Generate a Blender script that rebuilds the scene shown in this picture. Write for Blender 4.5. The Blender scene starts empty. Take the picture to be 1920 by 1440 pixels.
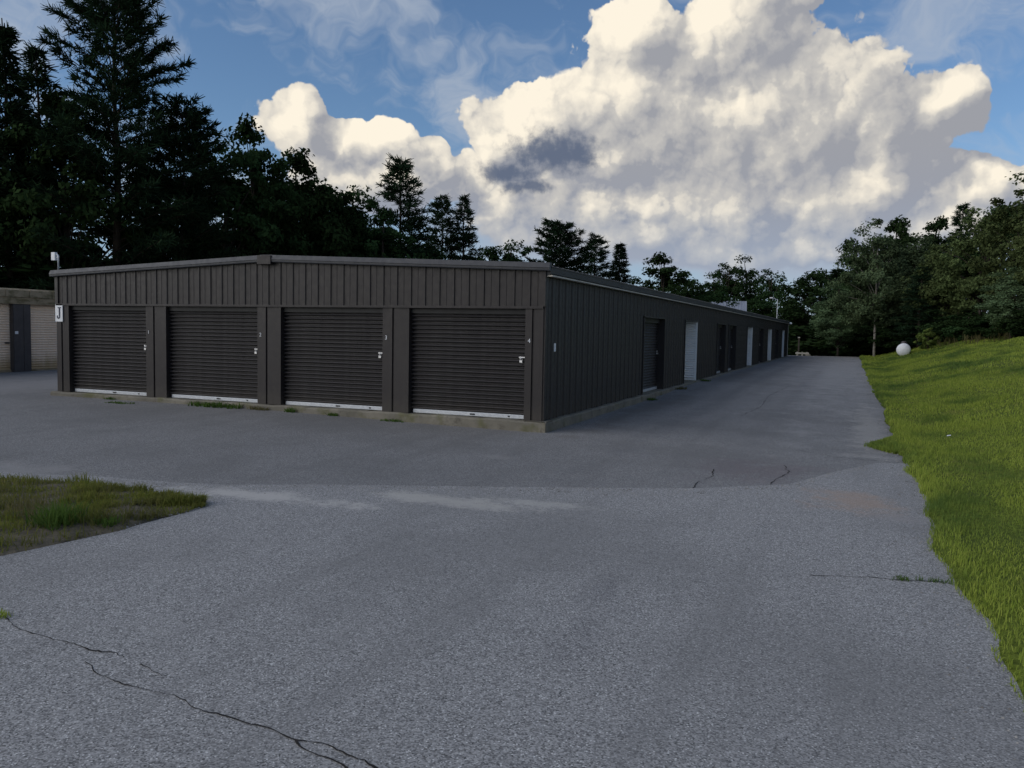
import bpy, math, random
import numpy as np
from mathutils import Vector, Matrix

R = math.radians
S = bpy.context.scene
COL = S.collection

# ------------------------------------------------------------------ camera
F_PX, CX, CY, CZ = 1554.07, 5.3927, -14.5219, 1.8799
YAW, PITCH, ROLL = 0.3924, -0.0638, 0.0181
fw = Vector((-math.sin(YAW)*math.cos(PITCH), math.cos(YAW)*math.cos(PITCH), math.sin(PITCH)))
r0 = Vector((math.cos(YAW), math.sin(YAW), 0)); u0 = r0.cross(fw)
rt = r0*math.cos(ROLL) + u0*math.sin(ROLL); up = -r0*math.sin(ROLL) + u0*math.cos(ROLL)
cam_d = bpy.data.cameras.new('camera'); cam = bpy.data.objects.new('camera', cam_d); COL.objects.link(cam)
cam_d.sensor_width = 36.0; cam_d.lens = F_PX/1920*36.0; cam_d.clip_start = 0.05; cam_d.clip_end = 5000
M3 = Matrix((rt, up, -fw)).transposed()
cam.matrix_world = Matrix.Translation((CX, CY, CZ)) @ M3.to_4x4()
S.camera = cam

def ray(x, y):                       # direction seen at a photograph pixel (1920 x 1440)
    return fw + rt*((x-960)/F_PX) - up*((y-720)/F_PX)

# ------------------------------------------------------------------ light
SUN_AZ = R(228)      # compass-like, 0 = +Y, 90 = +X : the western glow behind the photographer's left shoulder, sun itself veiled
SUN_EL = R(26)
sd = Vector((math.sin(SUN_AZ)*math.cos(SUN_EL), math.cos(SUN_AZ)*math.cos(SUN_EL), math.sin(SUN_EL)))
sun_d = bpy.data.lights.new('sun', 'SUN'); sun_d.energy = 2.0; sun_d.angle = R(80); sun_d.color = (1.0, 0.94, 0.86)
sun = bpy.data.objects.new('sun', sun_d); COL.objects.link(sun)
sun.rotation_euler = sd.to_track_quat('Z', 'Y').to_euler(); sun.location = sd*60

S.view_settings.view_transform = 'Standard'; S.view_settings.look = 'None'
S.view_settings.exposure = 0.0; S.view_settings.gamma = 1.0; S.view_settings.use_curve_mapping = False
S.cycles.max_bounces = 6; S.cycles.diffuse_bounces = 3; S.cycles.transparent_max_bounces = 8
S.cycles.use_denoising = True; S.cycles.denoiser = 'OPENIMAGEDENOISE'; S.cycles.denoising_input_passes = 'RGB_ALBEDO_NORMAL'; S.cycles.denoising_prefilter = 'ACCURATE'

# ---- node helpers
class NT:
    def __init__(s, nt): s.nt = nt
    def n(s, t, **kw):
        nd = s.nt.nodes.new(t)
        for k, v in kw.items(): setattr(nd, k, v)
        return nd
    def set(s, sock, v):
        if isinstance(v, bpy.types.NodeSocket): s.nt.links.new(v, sock)
        elif v is not None: sock.default_value = v
    def math(s, op, a, b=None, c=None, clamp=False):
        nd = s.n('ShaderNodeMath', operation=op); nd.use_clamp = clamp
        s.set(nd.inputs[0], a); s.set(nd.inputs[1], b)
        if c is not None: s.set(nd.inputs[2], c)
        return nd.outputs[0]
    def vm(s, op, a, b=None):
        nd = s.n('ShaderNodeVectorMath', operation=op)
        s.set(nd.inputs[0], a); s.set(nd.inputs[1], b)
        return nd.outputs['Value'] if op in ('LENGTH', 'DOT_PRODUCT', 'DISTANCE') else nd.outputs[0]
    def ramp(s, v, a, b, lo=0.0, hi=1.0, smooth=True):
        nd = s.n('ShaderNodeMapRange'); nd.interpolation_type = 'SMOOTHSTEP' if smooth else 'LINEAR'
        s.set(nd.inputs[0], v); s.set(nd.inputs[1], a); s.set(nd.inputs[2], b); s.set(nd.inputs[3], lo); s.set(nd.inputs[4], hi)
        return nd.outputs[0]
    def mix(s, f, a, b, mode='MIX'):
        nd = s.n('ShaderNodeMix', data_type='RGBA', blend_type=mode)
        s.set(nd.inputs[0], f)
        s.set(nd.inputs[6], (*a, 1) if isinstance(a, tuple) and len(a) == 3 else a)
        s.set(nd.inputs[7], (*b, 1) if isinstance(b, tuple) and len(b) == 3 else b)
        return nd.outputs[2]
    def noise(s, vec, scale, detail=3, rough=0.5, dim='3D', out=0):
        nd = s.n('ShaderNodeTexNoise', noise_dimensions=dim)
        s.set(nd.inputs['Vector'], vec); s.set(nd.inputs['Scale'], scale)
        s.set(nd.inputs['Detail'], detail); s.set(nd.inputs['Roughness'], rough)
        return nd.outputs[out]
    def comb(s, x, y, z=0.0):
        nd = s.n('ShaderNodeCombineXYZ'); s.set(nd.inputs[0], x); s.set(nd.inputs[1], y); s.set(nd.inputs[2], z)
        return nd.outputs[0]

# ---- world: clear evening sky with cumulus standing on the horizon
W = bpy.data.worlds.new('World'); S.world = W; W.use_nodes = True
W.node_tree.nodes.clear()

def azel(x, y):                      # photograph pixel -> azimuth (0 straight ahead, + right) and elevation, degrees
    d = ray(x, y).normalized()
    az = math.degrees(math.atan2(d.x, d.y)) + math.degrees(YAW)
    return az, math.degrees(math.asin(d.z))

PXD = 1920/63.4/1.02                 # about photograph pixels for one degree
CUM = [(1385, 45, 150, 115), (1440, -60, 130, 110), (1210, 65, 95, 80), (1160, 195, 180, 95), (1010, 235, 125, 75),
       (935, 262, 52, 62), (1300, 250, 270, 170), (1500, 225, 225, 165), (1630, 265, 110, 95), (1785, 200, 72, 70),
       (1650, 350, 160, 90), (1835, 335, 100, 56), (1945, 335, 90, 56), (1400, 400, 280, 90), (1140, 375, 220, 85),
       (1210, 440, 250, 62), (1710, 425, 230, 70), (1040, 430, 150, 60), (1380, 475, 260, 45), (1010, 365, 170, 85), (1640, 330, 130, 70), (1280, 125, 95, 75), (1110, 315, 130, 75),
       (560, 225, 56, 60), (640, 265, 72, 58), (725, 268, 60, 50), (795, 302, 62, 34), (690, 335, 165, 62), (850, 335, 90, 40)]
SCUD = [(1035, 283, 95, 46), (1085, 290, 42, 30), (955, 322, 70, 24), (985, 350, 44, 18)]

def sky_coords(t, d):
    d = t.vm('NORMALIZE', d)
    sx = t.n('ShaderNodeSeparateXYZ'); t.set(sx.inputs[0], d)
    az = t.math('MULTIPLY', t.math('ARCTAN2', sx.outputs[0], sx.outputs[1]), 180/math.pi)
    az = t.math('ADD', az, math.degrees(YAW))
    el = t.math('MULTIPLY', t.math('ARCSINE', sx.outputs[2]), 180/math.pi)
    return az, el
def blobs(t, lst, vec, sm):
    acc = None
    for x, y, rx, ry in lst:
        a, e = azel(x, y)
        q = t.vm('MULTIPLY', t.vm('SUBTRACT', vec, (a, e, 0)), (PXD/rx, PXD/ry, 0))
        m = t.math('SUBTRACT', 1.0, t.vm('LENGTH', q))
        acc = m if acc is None else t.math('SMOOTH_MAX', acc, m, sm)
    return acc
def cloud_group():
    """height of the cumulus over the sky at Pos = (azimuth, elevation), degrees; Mass = the large lobes alone"""
    g = bpy.data.node_groups.new('cumulus_height', 'ShaderNodeTree')
    g.interface.new_socket('Pos', in_out='INPUT', socket_type='NodeSocketVector')
    g.interface.new_socket('Mass', in_out='INPUT', socket_type='NodeSocketFloat')
    g.interface.new_socket('Height', in_out='OUTPUT', socket_type='NodeSocketFloat')
    t = NT(g); gi = t.n('NodeGroupInput'); go = t.n('NodeGroupOutput'); Q = gi.outputs[0]
    w = t.noise(Q, 0.8, 3, 0.55, '2D', out=1)
    Qw = t.vm('ADD', Q, t.vm('MULTIPLY', t.vm('SUBTRACT', w, (0.5, 0.5, 0.5)), (1.5, 1.5, 0)))
    h = t.ramp(gi.outputs[1], -0.5, 0.8, -0.95, 1.15, smooth=False)
    h = t.math('ADD', h, t.ramp(gi.outputs[1], 0.06, 0.42, 0.0, 0.50))
    for sc, am, off in ((0.15, 0.72, 3.0), (0.33, 0.44, 11.0), (0.78, 0.21, 5.0), (1.9, 0.075, 8.0)):
        v = t.n('ShaderNodeTexVoronoi', voronoi_dimensions='2D', feature='SMOOTH_F1')
        t.set(v.inputs['Vector'], t.vm('ADD', Qw, (off, off*0.7, 0))); v.inputs['Scale'].default_value = sc; v.inputs['Smoothness'].default_value = 0.12
        dd = v.outputs['Distance']; p = t.math('SUBTRACT', 0.62, t.math('MULTIPLY', t.math('MULTIPLY', dd, dd), 2.2))
        h = t.math('MULTIPLY_ADD', p, am, h)
    h = t.math('MULTIPLY_ADD', t.math('SUBTRACT', t.noise(Qw, 3.0, 3, 0.6, '2D'), 0.5), 0.05, h)
    t.set(go.inputs['Height'], h)
    return g

wt = NT(W.node_tree)
dirv = wt.n('ShaderNodeTexCoord').outputs['Generated']
sky = wt.n('ShaderNodeTexSky', sky_type='NISHITA'); sky.sun_disc = False
sky.sun_elevation = SUN_EL; sky.sun_rotation = SUN_AZ; sky.altitude = 200; sky.air_density = 1.0; sky.dust_density = 0.5; sky.ozone_density = 2.0
SCL = 10.0                                                    # the Background strength of 0.1 undoes this
def lin(r, g, b):
    f = lambda c: (c/12.92 if c <= 0.04045 else ((c+0.055)/1.055)**2.4)
    return tuple(f(v/255)*SCL for v in (r, g, b))
az, el = sky_coords(wt, dirv)
# the same family of clouds comes round again every 72 degrees
azf = wt.math('SUBTRACT', wt.math('FLOORED_MODULO', wt.math('ADD', az, 36.0), 72.0), 36.0)
Qv = wt.comb(az, el)
wv = wt.vm('MULTIPLY', wt.vm('SUBTRACT', wt.noise(Qv, 0.25, 2, 0.5, '2D', out=1), (0.5, 0.5, 0.5)), (3.0, 2.6, 0))
Pw = wt.vm('ADD', wt.comb(azf, el), wv)
mass = blobs(wt, CUM, Pw, 0.15)
CG = cloud_group()
mass2 = blobs(wt, CUM, wt.vm('ADD', Pw, (-1.7, 1.35, 0)), 0.15)
def cg(dx, dy, ms):
    nd = wt.n('ShaderNodeGroup'); nd.node_tree = CG
    wt.set(nd.inputs[0], wt.vm('ADD', Qv, (dx, dy, 0)) if dx or dy else Qv); wt.set(nd.inputs[1], ms); return nd.outputs[0]
H = cg(0, 0, mass); H1 = cg(-0.42, 0.34, mass); H2 = cg(-1.7, 1.35, mass2)
relief = wt.math('MULTIPLY_ADD', wt.math('SUBTRACT', H, H1), 0.62, wt.math('MULTIPLY', wt.math('SUBTRACT', H, H2), 0.72))
big = wt.noise(wt.vm('ADD', Qv, (4.0, 9.0, 0)), 0.16, 3, 0.5, '2D')
lit = wt.math('MULTIPLY_ADD', wt.math('SUBTRACT', big, 0.5), 1.0, relief)
lit = wt.math('ADD', lit, wt.math('MULTIPLY', wt.ramp(mass, 0.0, 0.6), -0.16))
lit = wt.math('ADD', lit, wt.ramp(el, 4.0, 16.0, 0.16, 0.30))
shade = wt.mix(wt.ramp(el, 3.0, 13.0), lin(146, 154, 172), lin(157, 159, 166))
ccol = wt.mix(wt.ramp(lit, -0.45, 0.6, smooth=False), shade, lin(207, 203, 196))
ccol = wt.mix(wt.ramp(lit, 0.40, 1.30, smooth=False), ccol, lin(254, 244, 225))
alpha = wt.ramp(H, 0.0, wt.ramp(el, 4.0, 10.0, 0.65, 0.19))
alpha = wt.math('MULTIPLY', alpha, wt.ramp(el, 2.5, 9.5, 0.3, 1.0))
# thin high cloud
st = wt.vm('MULTIPLY', Qv, (0.085, 0.17, 0))
cir = wt.noise(wt.vm('ADD', st, wt.vm('MULTIPLY', wv, (0.3, 0.3, 0))), 1.0, 5, 0.6, '2D')
cirm = wt.math('MULTIPLY', wt.ramp(cir, 0.42, 0.74), 0.70)
skyc = wt.mix(1.0, sky.outputs[0], (0.80, 0.94, 1.08), 'MULTIPLY')
skyc = wt.mix(wt.ramp(el, 0.0, 13.0, 0.6, 0.0), skyc, lin(150, 170, 202))
skyc = wt.mix(cirm, skyc, lin(176, 186, 200))
bgs = wt.n('ShaderNodeBackground'); wt.set(bgs.inputs[0], skyc); bgs.inputs[1].default_value = 0.1
veil = wt.math('MULTIPLY', wt.ramp(wt.math('MULTIPLY_ADD', wt.math('SUBTRACT', big, 0.5), 1.0, mass), -0.75, 0.15), wt.ramp(el, 6.0, 11.5, 0.8, 0.0))
cl = wt.mix(veil, skyc, lin(166, 174, 190))
cl = wt.mix(alpha, cl, ccol)
scm = wt.math('MULTIPLY_ADD', wt.math('SUBTRACT', wt.noise(Qv, 1.3, 4, 0.6, '2D'), 0.5), 1.3, blobs(wt, SCUD, wt.vm('ADD', wt.comb(azf, el), wt.vm('MULTIPLY', wv, (0.6, 0.4, 0))), 0.1))
cl = wt.mix(wt.math('MULTIPLY', wt.ramp(scm, -0.25, 0.75), 0.88), cl, lin(88, 101, 125))
bgc = wt.n('ShaderNodeBackground'); wt.set(bgc.inputs[0], cl); bgc.inputs[1].default_value = 0.1
# cumulus only stand where the lobes reach; elsewhere that branch is not evaluated
reach = wt.math('GREATER_THAN', wt.math('MAXIMUM', mass, blobs(wt, SCUD[:1], wt.comb(azf, el), 0.1)), -0.85)
mxs = wt.n('ShaderNodeMixShader'); wt.set(mxs.inputs[0], reach)
wt.nt.links.new(bgs.outputs[0], mxs.inputs[1]); wt.nt.links.new(bgc.outputs[0], mxs.inputs[2])
wo = wt.n('ShaderNodeOutputWorld'); wt.nt.links.new(mxs.outputs[0], wo.inputs[0])
W.cycles.sampling_method = 'MANUAL'; W.cycles.sample_map_resolution = 512

# ------------------------------------------------------------------ materials
def principled(name, rough=0.6, spec=0.3, metal=0.0):
    m = bpy.data.materials.new(name); m.use_nodes = True
    t = NT(m.node_tree); b = m.node_tree.nodes['Principled BSDF']
    b.inputs['Roughness'].default_value = rough; b.inputs['Specular IOR Level'].default_value = spec; b.inputs['Metallic'].default_value = metal
    return m, t, b
def bump(t, b, h, strength=0.3, dist=0.01):
    n = t.n('ShaderNodeBump'); n.inputs['Strength'].default_value = strength; n.inputs['Distance'].default_value = dist
    t.set(n.inputs['Height'], h); t.nt.links.new(n.outputs[0], b.inputs['Normal'])
def simple(name, c1, c2, scale=3.0, rough=0.6, spec=0.3, metal=0.0, detail=5, bmp=None, stretch=(1, 1, 1)):
    m, t, b = principled(name, rough, spec, metal)
    tcn = t.n('ShaderNodeTexCoord'); v = t.vm('MULTIPLY', tcn.outputs['Object'], stretch)
    n = t.noise(v, scale, detail, 0.6)
    t.set(b.inputs['Base Color'], t.mix(t.ramp(n, 0.3, 0.7), c1, c2))
    if bmp: bump(t, b, t.noise(v, bmp[0], 4, 0.6), bmp[1], bmp[2])
    return m
MAT = {}
def paint(name, base, streak):
    m, t, b = principled(name, 0.46, 0.35)
    tcn = t.n('ShaderNodeTexCoord'); o = tcn.outputs['Object']
    n = t.noise(t.vm('MULTIPLY', o, (2.0, 2.0, 0.35)), 1.6, 5, 0.6)
    n2 = t.noise(o, 9.0, 4, 0.6)
    c = t.mix(t.ramp(n, 0.35, 0.75), base, streak)
    c = t.mix(t.math('MULTIPLY', t.ramp(n2, 0.5, 0.8), 0.35), c, tuple(min(1, x*1.5) for x in streak))
    sz = t.n('ShaderNodeSeparateXYZ'); t.set(sz.inputs[0], t.n('ShaderNodeNewGeometry').outputs['Position'])
    spl = t.ramp(t.math('ADD', sz.outputs[2], t.math('MULTIPLY', t.math('SUBTRACT', n2, 0.5), 0.5)), 0.22, 0.62, 0.45, 0.0)
    c = t.mix(spl, c, (0.055, 0.047, 0.038))      # dried road splash along the foot
    t.set(b.inputs['Base Color'], c)
    t.set(b.inputs['Roughness'], t.ramp(n2, 0.3, 0.7, 0.40, 0.58))
    bump(t, b, t.noise(o, 5.0, 2, 0.5), 0.08, 0.02)
    return m
MAT['brown'] = paint('brown_painted_steel', (0.0225, 0.0188, 0.0188), (0.0285, 0.0240, 0.0240))
MAT['door'] = paint('dark_door_steel', (0.0235, 0.0210, 0.0225), (0.0295, 0.0265, 0.0275))
MAT['trim'] = paint('grey_trim_steel', (0.031, 0.033, 0.040), (0.040, 0.042, 0.049))
MAT['galv'] = simple('galvanised', (0.42, 0.44, 0.47), (0.58, 0.60, 0.62), 14, 0.42, 0.5, 0.25, stretch=(1, 1, 4))
MAT['lip'] = simple('drip_edge_metal', (0.38, 0.35, 0.31), (0.52, 0.48, 0.42), 3, 0.5, 0.4, 0.2)
MAT['white'] = simple('white_paint', (0.66, 0.67, 0.69), (0.78, 0.79, 0.80), 6, 0.5, 0.4)
MAT['whitedoor'] = simple('white_door_steel', (0.80, 0.82, 0.83), (0.86, 0.87, 0.88), 2, 0.45, 0.4, stretch=(1, 1, .4))
MAT['black'] = simple('black_plastic', (0.012, 0.012, 0.013), (0.02, 0.02, 0.022), 8, 0.5)
MAT['steel'] = simple('lock_steel', (0.55, 0.55, 0.56), (0.72, 0.72, 0.73), 30, 0.3, 0.5, 0.6)
MAT['roof'] = simple('dark_roof_steel', (0.040, 0.041, 0.046), (0.055, 0.056, 0.06), 1.5, 0.55, 0.3)
MAT['silverroof'] = simple('pale_metal_roof', (0.24, 0.26, 0.30), (0.32, 0.34, 0.38), 0.8, 0.45, 0.4, 0.2, stretch=(3, .3, 1))
MAT['timber'] = simple('dark_timber', (0.05, 0.04, 0.033), (0.085, 0.07, 0.06), 4, 0.8, stretch=(1, 1, .1))
MAT['navy'] = simple('sign_ink', (0.01, 0.015, 0.04), (0.015, 0.02, 0.05), 8, 0.5)

m, t, b = principled('foundation_concrete', 0.9, 0.2)
o = t.n('ShaderNodeTexCoord').outputs['Object']
n1 = t.noise(o, 1.3, 5, 0.6); n2 = t.noise(o, 6.0, 5, 0.65); n3 = t.noise(t.vm('ADD', o, (7, 3, 1)), 2.2, 4, 0.6)
c = t.mix(t.ramp(n1, 0.3, 0.7), (0.15, 0.138, 0.112), (0.235, 0.213, 0.170))
c = t.mix(t.ramp(n3, 0.5, 0.72), c, (0.13, 0.125, 0.07))
c = t.mix(t.ramp(n2, 0.52, 0.78), c, (0.09, 0.08, 0.065))
t.set(b.inputs['Base Color'], c); bump(t, b, n2, 0.6, 0.03); MAT['concrete'] = m

m, t, b = principled('tan_door_steel', 0.6, 0.3)
o = t.n('ShaderNodeTexCoord').outputs['Object']
sz = t.n('ShaderNodeSeparateXYZ'); t.set(sz.inputs[0], o)
n1 = t.noise(t.vm('MULTIPLY', o, (1, 3.0, 0.4)), 2.0, 5, 0.6)
c = t.mix(t.ramp(n1, 0.3, 0.75), (0.82, 0.64, 0.48), (0.88, 0.71, 0.55))
low = t.ramp(t.math('ADD', sz.outputs[2], t.math('MULTIPLY', t.math('SUBTRACT', n1, 0.5), 0.5)), 0.15, 0.75, 1.0, 0.0)
c = t.mix(t.math('MULTIPLY', low, 0.75), c, (0.36, 0.24, 0.09))      # rusty splash-back along the bottom
t.set(b.inputs['Base Color'], c); MAT['tan'] = m
m, t, b = principled('tan_trim_steel', 0.7, 0.25)
o = t.n('ShaderNodeTexCoord').outputs['Object']
n1 = t.noise(t.vm('MULTIPLY', o, (1, 1.2, 3.0)), 2.0, 5, 0.65)
c = t.mix(t.ramp(n1, 0.4, 0.65), (0.34, 0.27, 0.18), (0.15, 0.125, 0.065)); t.set(b.inputs['Base Color'], c); MAT['tantrim'] = m
MAT['pillar'] = simple('grey_pillar_steel', (0.060, 0.053, 0.052), (0.078, 0.069, 0.067), 3, 0.55)

# asphalt
def asphalt(name, dark, light, grain, extra=None):
    m, t, b = principled(name, 0.88, 0.25)
    o = t.n('ShaderNodeTexCoord').outputs['Object']
    v = t.n('ShaderNodeTexVoronoi', voronoi_dimensions='2D'); t.set(v.inputs['Vector'], o); v.inputs['Scale'].default_value = grain
    sc = t.n('ShaderNodeSeparateColor'); t.set(sc.inputs[0], v.outputs['Color'])
    g = t.math('ADD', t.math('MULTIPLY', sc.outputs[0], 0.65), t.math('MULTIPLY', t.noise(o, grain*1.7, 2, 0.6, '2D'), 0.5))
    g2 = t.noise(o, 28.0, 4, 0.7, '2D')
    c = t.mix(t.ramp(t.math('ADD', t.math('MULTIPLY', g, 0.8), t.math('MULTIPLY', g2, 0.35)), 0.30, 0.90, smooth=False), dark, light)
    v2 = t.n('ShaderNodeTexVoronoi', voronoi_dimensions='2D'); t.set(v2.inputs['Vector'], o); v2.inputs['Scale'].default_value = 85
    s2 = t.n('ShaderNodeSeparateColor'); t.set(s2.inputs[0], v2.outputs['Color'])
    stones = t.math('MULTIPLY', t.ramp(s2.outputs[1], 0.90, 0.96), t.ramp(v2.outputs['Distance'], 0.25, 0.5, 1.0, 0.0))
    c = t.mix(t.math('MULTIPLY', stones, 0.8), c, tuple(min(0.8, x*1.9) for x in light))
    c = t.mix(t.ramp(sc.outputs[2], 0.88, 0.95, 0.0, 0.75), c, tuple(x*0.45 for x in dark))
    n1 = t.noise(o, 0.33, 5, 0.6, '2D'); n2 = t.noise(t.vm('ADD', o, (31, 7, 0)), 1.4, 5, 0.65, '2D')
    c = t.mix(t.math('MULTIPLY', t.ramp(n1, 0.40, 0.68), 0.45), c, tuple(x*0.42 for x in light))
    c = t.mix(t.math('MULTIPLY', t.ramp(n2, 0.5, 0.8), 0.22), c, tuple(x*0.80 for x in light))
    tr_ = t.noise(t.vm('MULTIPLY', o, (1.9, 0.16, 1)), 1.0, 4, 0.6, '2D')      # long traffic wear along the lane
    c = t.mix(t.math('MULTIPLY', t.ramp(tr_, 0.50, 0.72), 0.30), c, tuple(x*0.45 for x in light))
    if extra: c = extra(t, o, c, n2)
    t.set(b.inputs['Base Color'], c)
    bump(t, b, t.math('ADD', g, t.math('MULTIPLY', g2, 0.4)), 0.55, 0.006)
    return m
def stain_and_light(t, o, c, n, lst):
    for (x, y, rx, ry, col, amt) in lst:
        q = t.vm('MULTIPLY', t.vm('SUBTRACT', o, (x, y, 0)), (1/rx, 1/ry, 0))
        dd = t.math('ADD', t.vm('LENGTH', q), t.math('MULTIPLY', t.math('SUBTRACT', n, 0.5), 2.2))
        dd = t.math('ADD', dd, t.math('MULTIPLY', t.math('SUBTRACT', t.noise(o, 11.0, 4, 0.7, '2D'), 0.5), 1.3))
        c = t.mix(t.math('MULTIPLY', t.ramp(dd, 0.15, 1.15, 1.0, 0.0), amt), c, col)
    return c
def ex_near(t, o, c, n):
    # washed-out sand along the joint between the two pavings, rusty run-off, old oil drips
    return stain_and_light(t, o, c, n, [(1.4, -6.5, 1.1, 0.32, (0.47, 0.45, 0.41), 0.7), (2.3, -6.15, 0.9, 0.26, (0.45, 0.435, 0.40), 0.6),
                              (-0.5, -7.2, 1.3, 0.28, (0.48, 0.46, 0.43), 0.85), (5.4, -4.4, 0.55, 0.8, (0.36, 0.27, 0.21), 0.65),
                              (5.95, -5.2, 0.4, 0.25, (0.28, 0.26, 0.25), 0.6), (3.75, -8.8, 0.18, 0.55, (0.09, 0.09, 0.10), 0.25),
                              (3.9, -9.7, 0.2, 0.6, (0.10, 0.10, 0.11), 0.2)])
def ex_far(t, o, c, n):
    return stain_and_light(t, o, c, n, [(4.2, -2.6, 1.0, 1.3, (0.15, 0.125, 0.13), 0.6), (0.45, -3.2, 0.5, 0.2, (0.28, 0.27, 0.26), 0.55),
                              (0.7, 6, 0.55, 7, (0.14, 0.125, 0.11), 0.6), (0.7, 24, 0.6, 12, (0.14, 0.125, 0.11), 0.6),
                              (1.95, 20, 0.35, 26, (0.13, 0.13, 0.135), 0.5), (3.75, 20, 0.35, 26, (0.13, 0.13, 0.135), 0.5), (4.6, 36, 2.2, 34, (0.36, 0.35, 0.34), 0.5), (5.7, 4, 0.45, 6, (0.34, 0.325, 0.30), 0.6), (-16, 2, 3.0, 7, (0.26, 0.25, 0.245), 0.7), (-5, -7.2, 2.0, 0.5, (0.30, 0.29, 0.28), 0.6)])  # the long pale lane patch is painted-in brightness for the shaded lane
MAT['asph_near'] = asphalt('grey_asphalt', (0.112, 0.111, 0.111), (0.425, 0.417, 0.406), 120, ex_near)
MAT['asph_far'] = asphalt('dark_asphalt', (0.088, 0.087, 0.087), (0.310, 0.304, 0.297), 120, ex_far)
MAT['crack'] = simple('crack_dirt', (0.02, 0.02, 0.02), (0.045, 0.04, 0.036), 20, 0.95, 0.1)

m, t, b = principled('soil_grass', 0.95, 0.1)
o = t.n('ShaderNodeTexCoord').outputs['Object']
n1 = t.noise(o, 0.5, 5, 0.6); n2 = t.noise(o, 14.0, 4, 0.7)
c = t.mix(t.ramp(n2, 0.35, 0.7), (0.075, 0.10, 0.016), (0.16, 0.20, 0.03))
c = t.mix(t.math('MULTIPLY', t.ramp(n1, 0.45, 0.7), 0.5), c, (0.05, 0.075, 0.02))
t.set(b.inputs['Base Color'], c); bump(t, b, n2, 0.8, 0.05); MAT['turf'] = m
MAT['soil'] = simple('bare_soil', (0.085, 0.075, 0.055), (0.15, 0.13, 0.095), 9, 0.95, 0.1, bmp=(30, 0.8, 0.03))

def blade_mat(name, c1, c2, c3, patch=0.6):
    m = bpy.data.materials.new(name); m.use_nodes = True; t = NT(m.node_tree); m.node_tree.nodes.clear()
    geo = t.n('ShaderNodeNewGeometry'); o = t.n('ShaderNodeTexCoord').outputs['Object']
    c = t.mix(geo.outputs['Random Per Island'], c1, c2)
    n = t.noise(t.vm('MULTIPLY', o, (1.0, 0.55, 1)), patch, 4, 0.6)
    c = t.mix(t.ramp(n, 0.43, 0.66), c, c3)
    c = t.mix(t.math('MULTIPLY', t.ramp(t.noise(t.vm('ADD', o, (9, 4, 0)), 1.6, 4, 0.65), 0.56, 0.72), 0.55), c, (0.27, 0.235, 0.10))
    d = t.n('ShaderNodeBsdfDiffuse'); tr = t.n('ShaderNodeBsdfTranslucent'); mx = t.n('ShaderNodeMixShader'); mx.inputs[0].default_value = 0.38
    t.set(d.inputs[0], c); t.set(tr.inputs[0], c); ou = t.n('ShaderNodeOutputMaterial')
    t.nt.links.new(d.outputs[0], mx.inputs[1]); t.nt.links.new(tr.outputs[0], mx.inputs[2]); t.nt.links.new(mx.outputs[0], ou.inputs[0])
    return m
MAT['lawn'] = blade_mat('lawn_blade', (0.25, 0.33, 0.052), (0.37, 0.42, 0.085), (0.11, 0.175, 0.045))
MAT['dry'] = blade_mat('island_blade', (0.15, 0.19, 0.035), (0.23, 0.22, 0.06), (0.13, 0.125, 0.05), 1.1)
MAT['weed'] = blade_mat('weed_leaf', (0.07, 0.13, 0.03), (0.12, 0.19, 0.04), (0.06, 0.10, 0.03))
MAT['straw'] = blade_mat('tall_dry_weed', (0.14, 0.13, 0.06), (0.20, 0.17, 0.09), (0.10, 0.10, 0.04))

def leaf_mat(name, c1, c2, trans=0.25):
    m = bpy.data.materials.new(name); m.use_nodes = True; t = NT(m.node_tree); m.node_tree.nodes.clear()
    geo = t.n('ShaderNodeNewGeometry'); oi = t.n('ShaderNodeObjectInfo'); o = t.n('ShaderNodeTexCoord').outputs['Object']
    c = t.mix(geo.outputs['Random Per Island'], c1, c2)
    n = t.noise(o, 0.45, 3, 0.6)
    hs = t.n('ShaderNodeHueSaturation'); t.set(hs.inputs['Color'], c)
    t.set(hs.inputs['Value'], t.math('MULTIPLY', t.ramp(oi.outputs['Random'], 0, 1, 0.75, 1.25, smooth=False), t.ramp(n, 0.3, 0.7, 0.65, 1.35)))
    t.set(hs.inputs['Hue'], t.ramp(oi.outputs['Random'], 0, 1, 0.488, 0.512, smooth=False))
    d = t.n('ShaderNodeBsdfDiffuse'); tr = t.n('ShaderNodeBsdfTranslucent'); mx = t.n('ShaderNodeMixShader'); mx.inputs[0].default_value = trans
    t.set(d.inputs[0], hs.outputs[0]); t.set(tr.inputs[0], hs.outputs[0]); ou = t.n('ShaderNodeOutputMaterial')
    t.nt.links.new(d.outputs[0], mx.inputs[1]); t.nt.links.new(tr.outputs[0], mx.inputs[2]); t.nt.links.new(mx.outputs[0], ou.inputs[0])
    return m
MAT['leaf'] = leaf_mat('dark_leaf', (0.020, 0.040, 0.016), (0.034, 0.060, 0.022))
MAT['needle'] = leaf_mat('pine_needle', (0.015, 0.031, 0.017), (0.028, 0.050, 0.025), 0.12)
MAT['leaf_light'] = leaf_mat('soft_green_leaf', (0.085, 0.130, 0.066), (0.125, 0.180, 0.088))
MAT['leaf_warm'] = leaf_mat('olive_leaf', (0.068, 0.094, 0.036), (0.105, 0.135, 0.052))
MAT['bush'] = leaf_mat('yellow_green_leaf', (0.10, 0.15, 0.035), (0.16, 0.21, 0.06))
MAT['bark'] = simple('dark_bark', (0.035, 0.028, 0.023), (0.07, 0.058, 0.048), 5, 0.95, 0.1, stretch=(3, 3, .5))
MAT['birch'] = simple('pale_bark', (0.20, 0.18, 0.155), (0.36, 0.33, 0.29), 3, 0.9, 0.1, stretch=(1, 1, 3))

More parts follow.
